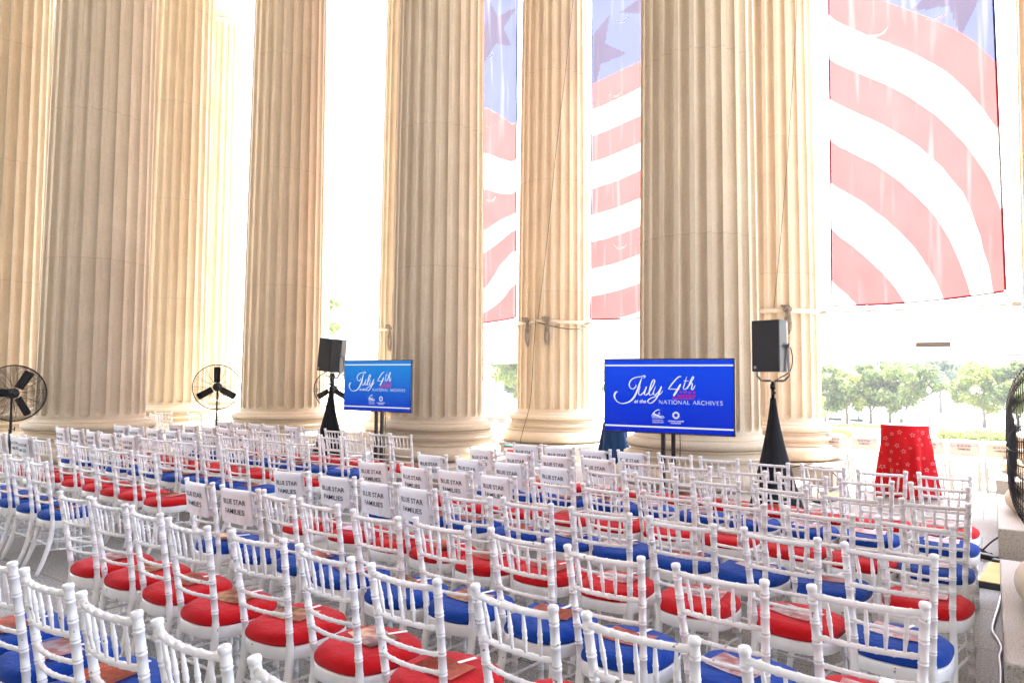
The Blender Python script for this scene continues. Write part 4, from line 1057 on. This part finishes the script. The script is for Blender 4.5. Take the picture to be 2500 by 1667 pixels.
STRIPE_EDGES = [(1.56, 8.75, 0), (1.12, 8.48, 0), (0.8, 8.27, 0), (0.39, 7.92, 0), (0.09, 7.57, 0), (-0.08, 7.27, 0), (2.32, 8.54, 1), (1.62, 8.08, 1), (0.96, 7.58, 1), (0.54, 7.22, 1), (0.25, 6.8, 1), (-0.09, 6.09, 1), (2.31, 7.72, 2), (1.47, 7.15, 2), (0.94, 6.66, 2), (0.43, 6.05, 2), (0.14, 5.48, 2), (-0.06, 4.85, 2), (-0.09, 4.37, 2), (-0.16, 3.89, 2), (-0.19, 3.19, 2), (2.32, 6.99, 3), (1.51, 6.43, 3), (0.99, 5.99, 3), (0.58, 5.51, 3), (0.29, 4.95, 3), (0.3, 5.02, 3), (0.13, 4.63, 3), (-0.02, 4.21, 3), (-0.05, 3.72, 3), (-0.09, 3.18, 3), (2.31, 6.13, 4), (1.68, 5.73, 4), (1.18, 5.19, 4), (0.92, 4.87, 4), (0.65, 4.45, 4), (0.52, 4.18, 4), (0.38, 3.76, 4), (0.27, 3.39, 4), (0.23, 3.21, 4), (2.32, 5.35, 5), (1.85, 5.03, 5), (1.83, 5.04, 5), (1.38, 4.56, 5), (1.08, 4.18, 5), (0.88, 3.81, 5), (0.76, 3.58, 5), (0.59, 3.22, 5), (2.33, 4.44, 6), (1.98, 4.16, 6), (1.73, 3.89, 6), (1.47, 3.58, 6), (1.24, 3.26, 6), (2.36, 3.49, 7), (2.19, 3.38, 7), (2.0, 3.23, 7)]
def rbf(edges, lam):
    P = np.array(edges, float); n = len(P)
    A = np.zeros((n+3, n+3)); A[:n, :n] = np.hypot(P[:, None, 0]-P[None, :, 0], P[:, None, 1]-P[None, :, 1]) - np.eye(n)*lam
    A[:n, n] = 1; A[:n, n+1:] = P[:, :2]; A[n, :n] = 1; A[n+1:, :n] = P[:, :2].T
    W = np.linalg.solve(A, np.concatenate([P[:, 2], [0, 0, 0]]))
    return lambda u, z: float(np.dot(W[:n], np.hypot(P[:, 0]-u, P[:, 1]-z)) + W[n] + W[n+1]*u + W[n+2]*z)
phC = rbf(STRIPE_EDGES, .5)
phB = poly([(0, 0, 4.5425), (0, 1, -1.60456), (1, 0, -0.40846), (2, 0, .10)], 6.5, 6)
NARROW_EDGES = [(10.68, 8.82, 0), (9.81, 8.11, 0), (10.66, 7.58, 1), (9.8, 7.16, 1), (10.65, 6.65, 2), (9.79, 6.32, 2), (10.64, 5.54, 3), (9.79, 5.81, 3), (10.63, 5.01, 4), (9.78, 5.39, 4), (10.62, 4.03, 5), (10.18, 4.6, 5), (9.78, 4.87, 5), (10.61, 3.45, 6), (9.89, 3.9, 6), (9.77, 3.99, 6)]
phA = rbf(NARROW_EDGES, .05)
def starp(cx, cz, r, a): return [(cx+x, cz+y) for x, y in star2(0, 0, r, a0=a)]
make_banner(2.40, -.21, 2.34, -.10, 3.18, 15.6, phC, [starp(.2, 8.6, .9, 60)], [(.65, 8.23, 15), (1.56, 8.21, 10)], 'widest flag banner of curved red and white stripes, fully in view')
make_banner(7.53, 4.45, 7.49, 4.5, 3.14, 15.6, phB, [starp(7.55, 9.35, .95, 50), starp(6.0, 10.15, .8, 70), starp(5.1, 9.6, .8, 20)], [(6.73, 10.02, 0), (6.89, 8.31, 0), (6.77, 4.8, -10)], 'middle flag banner with two dark stars, between the cream column and shaded one')
make_banner(12.3, 9.66, 12.2, 9.69, 3.18, 15.6, phA, [starp(10.43, 10.75, .85, 80), starp(11.6, 9.5, .85, 40)], [(10.55, 10.21, 0), (10.46, 8.32, 0), (10.44, 6.4, 0)], 'narrowest strip of flag banner, beside the smaller screen column')

def strap(i, lab):
    u, v = UI[i], VJ[1]
    root = empty('column_strap', (-u, v, 0), 0, lab, 'strap', 'cream straps round the outer columns')
    bm = bmesh.new(); seg = 64; prof = [(.857, 2.95+DZ), (.872, 2.95+DZ), (.872, 3.035+DZ), (.857, 3.035+DZ), (.857, 2.95+DZ)]
    lathe(bm, prof, seg=seg, capt=False, capb=False); finish(bm, 'band', M_STRAP, root)
    for s in (-1, 1):
        bm = bmesh.new(); box(bm, s*.93-.06, s*.93+.06, -.035, .035, 2.955+DZ, 3.03+DZ, bev=.004); finish(bm, 'clamp', M_STEEL, root, smooth=False)
strap(2, 'cream strap round the column beside the smaller screen'); strap(1, 'cream strap round the column with two rope bundles'); strap(0, 'cream strap behind the upright loudspeaker'); strap(-1, 'cream strap at the right picture edge')
for a, b, lab in ((2, 1, 'steel banner bar under the narrow banner'), (1, 0, 'steel banner bar under the middle banner'), (0, -1, 'steel banner bar under the widest banner'), (3, 2, 'steel bar strung between the bleached column and its neighbour')):
    xa, xb = -UI[a]+.99, -UI[b]-.99
    root = empty('banner_bar', (xa, 13.9, 2.99+DZ), 0, lab, 'bar', 'bars under the banners')
    bm = bmesh.new(); tube(bm, [(0, 0, 0), ((xb-xa)*.5, 0, -.012), (xb-xa, 0, 0)], .018, seg=8); finish(bm, 'rod', M_STEEL, root)
    for t in (.24, .5, .76):
        bm = bmesh.new(); x = (xb-xa)*t; tube(bm, [(x, 0, -.07), (x, 0, .05)], .008, seg=5); tube(bm, [(x+.03*cos(q), 0, .08+.03*sin(q)) for q in [2*pi*k/10 for k in range(10)]], .006, seg=4, closed=True); finish(bm, 'eye_bolt', M_STEEL, root)
def toward_cam(u, v): return atan2(-v, u)   # heading from the column to the camera
def on_col(u, v, lat, z, r=.885):
    a = toward_cam(u, v) + math.asin(lat/r)
    return Vector((-u+r*cos(a), v+r*sin(a), z+DZ))
def rope_bundle(u, v, lat, zt, L, lab, loops=6, seed=0):
    rng = random.Random(seed); bm = bmesh.new(); base = on_col(u, v, lat, zt, .91); a = toward_cam(u, v); side = Vector((-sin(a), cos(a), 0)); out = Vector((cos(a), sin(a), 0))
    for k in range(loops):
        w_ = rng.uniform(.035, .075); l = L*rng.uniform(.86, 1); o_ = rng.uniform(-.02, .02); d_ = rng.uniform(0, .05)
        P = [base + side*(o_ + w_*sin(q)*(.35+.65*(.5-.5*cos(q)))) + out*d_ + Vector((0, 0, -l*(.5-.5*cos(q)))) for q in [2*pi*i/18 for i in range(18)]]
        tube(bm, P, .0085, seg=5, closed=True)
    for k in range(4): # wraps
        zc = base.z - L*.30 - .022*k
        P = [base + side*(.05*cos(q)) + out*(.028+.035*sin(q)) + Vector((0, 0, zc-base.z+.006*sin(3*q))) for q in [2*pi*i/12 for i in range(12)]]
        tube(bm, P, .009, seg=5, closed=True)
    for k in range(5): # knot round the strap
        P = [base + side*(rng.uniform(-.1, .02)+.05*cos(q+k)) + out*(.02+.03*sin(2*q)) + Vector((0, 0, .04+.06*sin(q+k*.7))) for q in [2*pi*i/12 for i in range(12)]]
        tube(bm, P, .009, seg=5, closed=True)
    tag(finish(bm, 'rope_bundle', M_ROPE), lab, 'rope', 'coiled ropes tied to the straps')
rope_bundle(UI[1], VJ[1], -.60, 3.0, .58, 'coiled rope bundle tied left of the dangling cable', seed=1)
rope_bundle(UI[1], VJ[1], -.13, 3.0, .55, 'coiled rope bundle tied right of the dangling cable', seed=2)
rope_bundle(UI[0], VJ[1], .27, 2.99, .45, 'rope bundle knotted behind the upright loudspeaker', seed=3)
rope_bundle(UI[2], VJ[1], -.52, 3.0, .62, 'rope bundle hanging above the smaller screen', seed=4)
def wire(name, pts, r, m, lab, cat, seg=6, sub=5, group=None):
    bm = bmesh.new(); tube(bm, smooth_pts(pts, sub), r, seg=seg); return tag(finish(bm, name, m), lab, cat, group)
wire('cable', [on_col(UI[1], VJ[1], -.40, 3.02, .92), on_col(UI[1], VJ[1], -.44, 2.42, .93), on_col(UI[1], VJ[1], -.48, 1.62, .93), on_col(UI[1], VJ[1], -.52, 1.1, 1.08), on_col(UI[1], VJ[1], -.62, .7, 1.22), on_col(UI[1], VJ[1], -.72, .3, 1.32), on_col(UI[1], VJ[1], -.74, .02, 1.36)], .0065, M_BLACK, 'thin black cable hanging down the cream column', 'cable')
wire('cable', [on_col(UI[1], VJ[1], .82, 2.93, .90), on_col(UI[1], VJ[1], .5, 2.83, .92), on_col(UI[1], VJ[1], .1, 2.86, .92), on_col(UI[1], VJ[1], -.38, 2.98, .92)], .011, M_BLACK, 'short black cable drooping along the column strap', 'cable')
wire('halyard', [on_col(UI[1], VJ[1], -.35, 3.05), on_col(UI[1], VJ[1], -.10, 5.35), on_col(UI[1], VJ[1], .02, 6.7), on_col(UI[1], VJ[1], .42, 10.5), on_col(UI[1], VJ[1], .5, 13)], .005, M_BLACK, 'dark line running up the cream column with two rope bundles', 'rope')
wire('halyard', [on_col(UI[1], VJ[1], -.30, 3.05, .9), on_col(UI[1], VJ[1], .05, 6.7, .9), on_col(UI[1], VJ[1], .44, 10.5, .9)], .006, M_STRAP, 'pale line beside the dark one on the cream column', 'rope')
wire('halyard', [on_col(UI[0], VJ[1], .03, 3.05), on_col(UI[0], VJ[1], .22, 4.96), on_col(UI[0], VJ[1], .36, 6.68), on_col(UI[0], VJ[1], .5, 8.9), on_col(UI[0], VJ[1], .55, 12)], .005, M_BLACK, 'dark line running up the strapped column behind the loudspeaker', 'rope')
wire('halyard', [on_col(UI[2], VJ[1], -.55, 3.05), on_col(UI[2], VJ[1], -.4, 5), on_col(UI[2], VJ[1], -.2, 9)], .006, M_STRAP, 'pale line on the column beside the smaller screen', 'rope')
wire('cable', [on_col(UI[0], VJ[1], -.66, 2.96, .93), on_col(UI[0], VJ[1], -.68, 2.2, .93), on_col(UI[0], VJ[1], -.64, 1.4, .93), on_col(UI[0], VJ[1], -.7, .9, 1.0)], .007, M_BLACK, 'thin cable on the column behind the draped stand', 'cable')
wire('cable', [(-3.0, 12.6, .262), (-2.72, 12.55, .34), (-2.5, 12.52, .38), (-2.27, 12.55, .30), (-2.14, 12.5, .2), (-2.1, 12.45, .05), (-2.2, 12.2, .01), (-2.05, 11.9, .01), (-1.95, 11.2, .05)], .010, M_BLACK, 'looped black cable on the plinth edge behind the last chairs', 'cable')

# ------------------------------------------------------------------ floor cables and covers by the right columns
wire('floor_cable', [(0.105, 7.592, .012), (0.032, 7.223, .012), (0.000, 6.728, .012), (-0.021, 6.443, .012), (-0.037, 6.137, .012), (-0.011, 5.958, .012), (0.013, 5.758, .012), (0.000, 5.557, .012), (0.005, 5.346, .012), (0.000, 4.956, .012), (-0.021, 4.218, .012)], .011, M_SILVER, 'silvery grey cable snaking over the floor beside the plinths', 'cable', seg=8)
M_YEL = new_mat('yellow_polyurethane', (.60, .34, .03), .55, spec=.3); noise_color(M_YEL, (.56, .31, .025), (.66, .42, .10), scale=4)
def cable_cover(name, c, sx, sy, rz, lab):
    root = empty(name, (c[0], c[1], 0), rz, lab, 'cable cover', 'yellow cable covers on the floor')
    bm = bmesh.new(); b_ = [(-sx, -sy, 0), (sx, -sy, 0), (sx, sy, 0), (-sx, sy, 0)]; t_ = [(-sx*.85, -sy*.96, .05), (sx*.85, -sy*.96, .05), (sx*.85, sy*.96, .05), (-sx*.85, sy*.96, .05)]
    vs_ = [bm.verts.new(p) for p in b_+t_]
    for f in ((0, 3, 2, 1), (4, 5, 6, 7), (0, 1, 5, 4), (1, 2, 6, 5), (2, 3, 7, 6), (3, 0, 4, 7)): bm.faces.new([vs_[i] for i in f])
    finish(bm, 'ramp', M_BLACK, root, smooth=False)
    bm = bmesh.new(); box(bm, -sx*.74, sx*.74, -sy*.93, sy*.93, .0502, .0560, bev=.002); finish(bm, 'lid', M_YEL, root, smooth=False)
cable_cover('cable_cover', (.01, 7.80), .15, .45, radians(-6), 'yellow lidded cable cover on the floor between the two plinths')
cable_cover('cable_cover', (-2.10, 11.35), .17, .42, radians(-18), 'yellow lidded cable cover behind the draped speaker stand')
bm = bmesh.new(); box(bm, -.13, .10, -.045, .045, 0, .055, bev=.008); tube(bm, smooth_pts([(-.13, 0, .03), (-.2, .06, .05), (-.16, .14, .06), (-.05, .1, .03), (0, .04, .06)], 4), .009, seg=6)
o = finish(bm, 'power_adapter', M_BLACK); o.location = (-.06, 8.56, 0); o.rotation_euler.z = -.5; tag(o, 'black power adapter block tangled in leads, beyond the yellow cover', 'power adapter')
bm = bmesh.new(); box(bm, -.14, .14, -.035, .035, 0, .045, bev=.008); o = finish(bm, 'power_strip', M_BLACK); o.location = (.10, 8.40, .0); o.rotation_euler.z = -.35; tag(o, 'black power strip lying against the speckled plinth', 'power strip')
wire('cable', [(-0.148, 8.647, .03), (-0.032, 8.731, .16), (0.063, 8.784, .22), (0.158, 8.816, .2), (0.316, 8.647, .02), (0.527, 8.541, .012)], .009, M_BLACK, 'black lead arching up in front of the speckled plinth', 'cable')
wire('cable', [(-0.211, 8.594, .02), (-0.127, 8.752, .04), (0.000, 8.668, .02), (0.105, 8.541, .05), (0.264, 8.489, .03), (0.633, 8.331, .012)], .012, M_BLACK, 'black lead tangled on the floor by the power strip', 'cable')
# striped carton on the floor before the cream column
bm = bmesh.new(); box(bm, -.22, .22, -.15, .15, 0, .30, bev=.006)
root = empty('carton', (-7.44, 10.72, .345), radians(20), 'carton with teal, white and red stripes behind the family signs', 'carton')
bm = bmesh.new() if False else bm; finish(bm, 'body', new_mat('carton_red', (.55, .04, .035), .6), root, smooth=False)
for z0, z1, c in ((.26, .312, (.02, .26, .34)), (.19, .23, (.8, .8, .8)), (.02, .05, (.35, .18, .14))):
    bm = bmesh.new(); box(bm, -.224, .224, -.154, .154, z0, z1); finish(bm, 'stripe', new_mat('stripe', c, .6), root, smooth=False)

root.scale = (.8, .8, .62)
# ------------------------------------------------------------------ event tent outside
M_TENT, _ = translucent('tent_vinyl', (.85, .85, .85), .6)
M_RAIL = new_mat('rail_grey', (.10, .10, .10), .6)
def make_tent():
    root = empty('event_tent', (0, 18.2, 0), 0, 'long white event tent beyond the columns', 'tent')
    x0, x1 = -27.5, 3.5
    bm = bmesh.new(); n = 60
    rows = []
    for y, z in ((-1.9, 2.72), (-1.0, 2.98), (0, 3.35), (1.0, 2.98), (1.9, 2.72)):
        rows.append([bm.verts.new((x0+(x1-x0)*k/n, y, z + (.10*cos(2*pi*k/6)+.02*noise.noise(Vector((k*.7, y, 3))))*(1-abs(y)/2.2))) for k in range(n+1)])
    for A, B in zip(rows, rows[1:]):
        for k in range(n): bm.faces.new((A[k], A[k+1], B[k+1], B[k]))
    bmesh.ops.solidify(bm, geom=bm.faces[:], thickness=.004); finish(bm, 'roof', M_TENT, root)
    for y in (-1.92, 1.92):
        bm = bmesh.new(); rows = []
        for z in (2.715, 2.52, 2.34):
            rows.append([bm.verts.new((x0+(x1-x0)*k/n, y+.015*sin(k*1.1)*(2.72-z)*3, z)) for k in range(n+1)])
        for A, B in zip(rows, rows[1:]):
            for k in range(n): bm.faces.new((A[k], A[k+1], B[k+1], B[k]))
        bmesh.ops.solidify(bm, geom=bm.faces[:], thickness=.003); finish(bm, 'valance', M_TENT, root)
        bm = bmesh.new(); tube(bm, [(x0, y, 2.325), (x1, y, 2.325)], .016, seg=6); finish(bm, 'hem_rail', M_RAIL, root)
        for x in (-25.2, -17.2, -11.1, -4.5, 1.7):
            bm = bmesh.new(); tube(bm, [(x, y*.985, 0), (x, y*.985, 2.7)], .03, seg=8); finish(bm, 'pole', M_RESIN, root)
    for x in (-20.05, -12.85, -6.8, -.95):
        bm = bmesh.new(); box(bm, x-.30, x+.30, -2.02, -1.96, 2.50, 2.60, bev=.003); finish(bm, 'heater', new_mat('heater_grey', (.055, .048, .045), .6), root, smooth=False)
make_tent()

# ------------------------------------------------------------------ garden across the street
ML = [leaf_material('leaf_mid', (.10, .14, .04)), leaf_material('leaf_light', (.135, .175, .035)), leaf_material('leaf_blue', (.08, .125, .07))]
def make_tree(label, loc, h, r, seed, mi, n=5200, trunk_h=.21, name='tree', squash=1.0):
    rng = random.Random(seed); root = empty(name, loc, 0, label, 'tree', 'trees in the garden')
    zc = h*(trunk_h + (1-trunk_h)*.5); rz = h*(1-trunk_h)*.5
    bm = bmesh.new(); tube(bm, [(0, 0, -.1), (.05, 0, h*.15), (-.05, .05, h*trunk_h), (0, 0, zc)], [h*.026, h*.021, h*.018, h*.008], seg=8)
    for k in range(7):
        a = 2*pi*k/7+rng.random(); s = Vector((0, 0, h*(trunk_h*.8+.04*k)*.9)); e = Vector((cos(a)*r*.7, sin(a)*r*.7, zc+rz*rng.uniform(-.2, .6)))
        tube(bm, [s, s.lerp(e, .45)+Vector((0, 0, -.04*h)), e], [h*.012, h*.008, h*.003], seg=5)
    finish(bm, 'trunk', M_BARK, root)
    V, F, T = [], [], []
    clumps = []
    for k in range(46):
        while True:
            p = Vector((rng.uniform(-1, 1), rng.uniform(-1, 1), rng.uniform(-1, 1)))
            if .25 < p.length < 1: break
        p = p.normalized()*(.45+.5*rng.random()) if rng.random() < .8 else p
        clumps.append((Vector((p.x*r, p.y*r, p.z*rz*squash+zc)), rng.uniform(.16, .30)*r, rng.uniform(.15, .95)))
    for i in range(n):
        c, cr, t = clumps[rng.randrange(len(clumps))]
        d = Vector((rng.gauss(0, 1), rng.gauss(0, 1), rng.gauss(0, 1))).normalized()*cr*rng.uniform(.5, 1.05); d.z *= .75
        p = c+d; s = h*.024*rng.uniform(.6, 1.4)
        nrm = (d.normalized()+Vector((rng.uniform(-.9, .9), rng.uniform(-.9, .9), rng.uniform(-.2, 1.1)))).normalized()
        a = nrm.orthogonal().normalized(); b = nrm.cross(a); q = rng.random()*6.28; a, b = a*cos(q)+b*sin(q), b*cos(q)-a*sin(q)
        k = len(V)
        V += [p-a*s, p-b*s*.55, p+a*s, p+b*s*.55]; F.append((k, k+1, k+2, k+3)); tv = min(1, max(0, t+rng.uniform(-.25, .25))); T += [tv]*4
    o = raw('crown', V, F, ML[mi], root)
    at = o.data.attributes.new('tone', 'FLOAT', 'POINT'); at.data.foreach_set('value', T)
    return root
GZ = -6.2
TREES = [('broad pale green tree right of the strapped column', (-25.5, 138), 11.4, 5.6, 1, 0), ('round tree with a forked trunk behind the red table', (-19.0, 146), 11.4, 5.4, 2, 0),
 ('full dense tree just left of the tall lamp post', (-13.6, 143), 12.6, 6.4, 3, 0), ('blue-green distant tree between the two lamp posts', (-10.2, 196), 14.8, 6.8, 4, 2),
 ('wide tree left of the big side-on fan', (-1.2, 147), 12.4, 7.4, 5, 1), ('yellow-green tree behind the big side-on fan', (6.5, 130), 10.0, 5.0, 6, 1),
 ('distant tree filling the gap behind the other crowns', (-17, 190), 14.0, 7.5, 7, 2), ('light green low tree beside the strapped column', (-24.2, 112), 6.6, 3.6, 8, 1),
 ('tree with low boughs between the broad one and the forked trunk', (-22.3, 141), 10.2, 4.8, 21, 1), ('dark-leaved tree behind the tall lamp post', (-16.2, 150), 12.0, 5.6, 22, 0), ('broad tree between the wide tree and the big fan', (3.4, 141), 11.6, 5.8, 23, 0),
 ('leafy tree seen left of the cream column', (-82, 122), 17.5, 8.0, 9, 1), ('darker tree low behind the cream column', (-90, 132), 13.5, 6.5, 10, 2), ('tree beyond the blue draped table', (-60, 128), 11, 6.0, 11, 0),
 ('tall thin-leaved tree high beside the bleached column', (-85, 66), 26, 6.2, 12, 1), ('tree low behind the tilted loudspeaker', (-104, 100), 13, 7, 13, 0)]
for lab, (x, y), h, r, sd_, mi in TREES:
    make_tree(lab, (x, y, GZ), h, r, sd_, mi, n=7500 if 'thin' not in lab else 1500)
def make_hedge(lab, x0, x1, y0, y1, h, seed, mi, n):
    rng = random.Random(seed); V, F, T = [], [], []
    for i in range(n):
        p = Vector((rng.uniform(x0, x1), rng.uniform(y0, y1), GZ + h*rng.random()**.6*(.75+.35*noise.noise(Vector((i*.01, 0, seed))))))
        p.z = GZ + (p.z-GZ)*(.8+.3*noise.noise(Vector((p.x*.4, p.y*.3, seed)))); s = .22*rng.uniform(.6, 1.4)
        nrm = Vector((rng.uniform(-1, 1), rng.uniform(-1, 1), rng.uniform(0, 1.5))).normalized(); a = nrm.orthogonal().normalized(); b = nrm.cross(a); k = len(V)
        V += [p-a*s, p-b*s*.6, p+a*s, p+b*s*.6]; F.append((k, k+1, k+2, k+3)); T += [rng.random()]*4
    o = raw('hedge', V, F, ML[mi]); at = o.data.attributes.new('tone', 'FLOAT', 'POINT'); at.data.foreach_set('value', T)
    tag(o, lab, 'hedge')
make_hedge('low yellowish hedge behind the folding chairs nearest the big fan', -6.5, 3.5, 112, 119, 1.6, 1, 1, 3600)
make_hedge('low hedge behind the folding chairs beside the strapped column', -23.5, -16.5, 104, 110, 1.3, 2, 1, 2200)
make_hedge('green bed of low plants left of the red table top', -22, -14.5, 121, 128, 1.2, 3, 0, 2000)
# lamp posts, signs, benches, planter wall
M_POST = new_mat('green_post', (.05, .09, .09), .5, metal=.2); M_GLOBE = new_mat('globe', (.8, .8, .8), .3)
def lamp_post(x, y, h, lab):
    root = empty('lamp_post', (x, y, GZ), 0, lab, 'lamp post', 'lamp posts in the garden')
    bm = bmesh.new(); lathe(bm, [(.42, 0), (.42, .35), (.26, .5), (.22, .9), (.12, 1.05), (.09, h*.7), (.07, h-.6), (.14, h-.5), (.1, h-.42)], seg=14); finish(bm, 'post', M_POST, root)
    bm = bmesh.new(); lathe(bm, [(.10, h-.42), (.24, h-.3), (.33, h-.05), (.28, h+.22), (.12, h+.36), (.03, h+.5)], seg=16); finish(bm, 'lamp_globe', M_GLOBE, root)
lamp_post(-8.56, 133, 6.6, 'tall lamp post just right of the red table'); lamp_post(-8.3, 190, 7.4, 'distant lamp post before the blue-green tree'); lamp_post(-84.5, 112, 6.0, 'lamp post seen left of the cream column'); lamp_post(-21.6, 150, 6.2, 'faint lamp post among the left garden trees')
def sign_post(x, y, lab):
    root = empty('sign_post', (x, y, GZ), 0, lab, 'sign', 'white garden signs')
    bm = bmesh.new(); tube(bm, [(0, 0, 0), (0, 0, 2.4)], .09, seg=6); finish(bm, 'post', M_RESIN, root)
    bm = bmesh.new(); box(bm, -1.1, 1.1, -.06, .06, 2.0, 3.3, bev=.03); finish(bm, 'panel', M_RESIN, root, smooth=False)
sign_post(-11.3, 128, 'white sign board above the red table'); sign_post(-3.0, 141, 'white sign board in front of the wide tree')
def bench(x, y, lab):
    root = empty('bench', (x, y, GZ), 0, lab, 'bench', 'dark garden benches')
    bm = bmesh.new(); box(bm, -1.1, 1.1, -.25, .25, .55, .65, bev=.02); finish(bm, 'seat', M_BLACKM, root, smooth=False)
    bm = bmesh.new(); box(bm, -1.1, 1.1, .2, .26, .66, 1.1, bev=.02); finish(bm, 'backrest', M_BLACKM, root, smooth=False)
    for s in (-.9, .9):
        bm = bmesh.new(); box(bm, s-.08, s+.08, -.2, .2, 0, .549); finish(bm, 'leg', M_BLACKM, root, smooth=False)
bench(-24.2, 140, 'dark bench under the broad pale green tree'); bench(-20.4, 139, 'dark bench before the forked trunk'); bench(-11, 186, 'dark bench by the distant tree')
bm = bmesh.new(); box(bm, -24, -12.5, 118, 118.6, GZ, GZ+.75, bev=.03); tag(finish(bm, 'planter_wall', new_mat('grey_stone', (.22, .21, .22), .8), smooth=False), 'low grey stone planter wall behind the red table', 'wall')
bm = bmesh.new(); box(bm, -10.6, -6.3, 158, 160, GZ, GZ+1.7, bev=.05); tag(finish(bm, 'stone_block', M_CONC, smooth=False), 'pale stone block at the end of the garden path', 'stone block')
o = struct('lawn', [(-60, 150, GZ+.004), (-14, 150, GZ+.004), (-14, 230, GZ+.004), (-60, 230, GZ+.004)], [(0, 1, 2, 3)], M_GRASS)
o = struct('road', [(-400, 52, GZ+.006), (400, 52, GZ+.006), (400, 72, GZ+.006), (-400, 72, GZ+.006)], [(0, 1, 2, 3)], M_ASPH)

# ------------------------------------------------------------------ thin haze added to pale the far trees as lens flare does
M_FLARE_HAZE = bpy.data.materials.new('flare_haze'); M_FLARE_HAZE.use_nodes = True
_t = M_FLARE_HAZE.node_tree; _t.nodes.remove(_t.nodes['Principled BSDF'])
_v = _t.nodes.new('ShaderNodeVolumePrincipled'); _v.inputs['Color'].default_value = (.95, .96, 1, 1); _v.inputs['Density'].default_value = .0003; _v.inputs['Anisotropy'].default_value = .3
_t.links.new(_v.outputs[0], _t.nodes['Material Output'].inputs['Volume'])
bm = bmesh.new(); box(bm, -260, 90, -30, 260, -7.2, 24); o = finish(bm, 'flare_haze', M_FLARE_HAZE, smooth=False); o['kind'] = 'stuff'
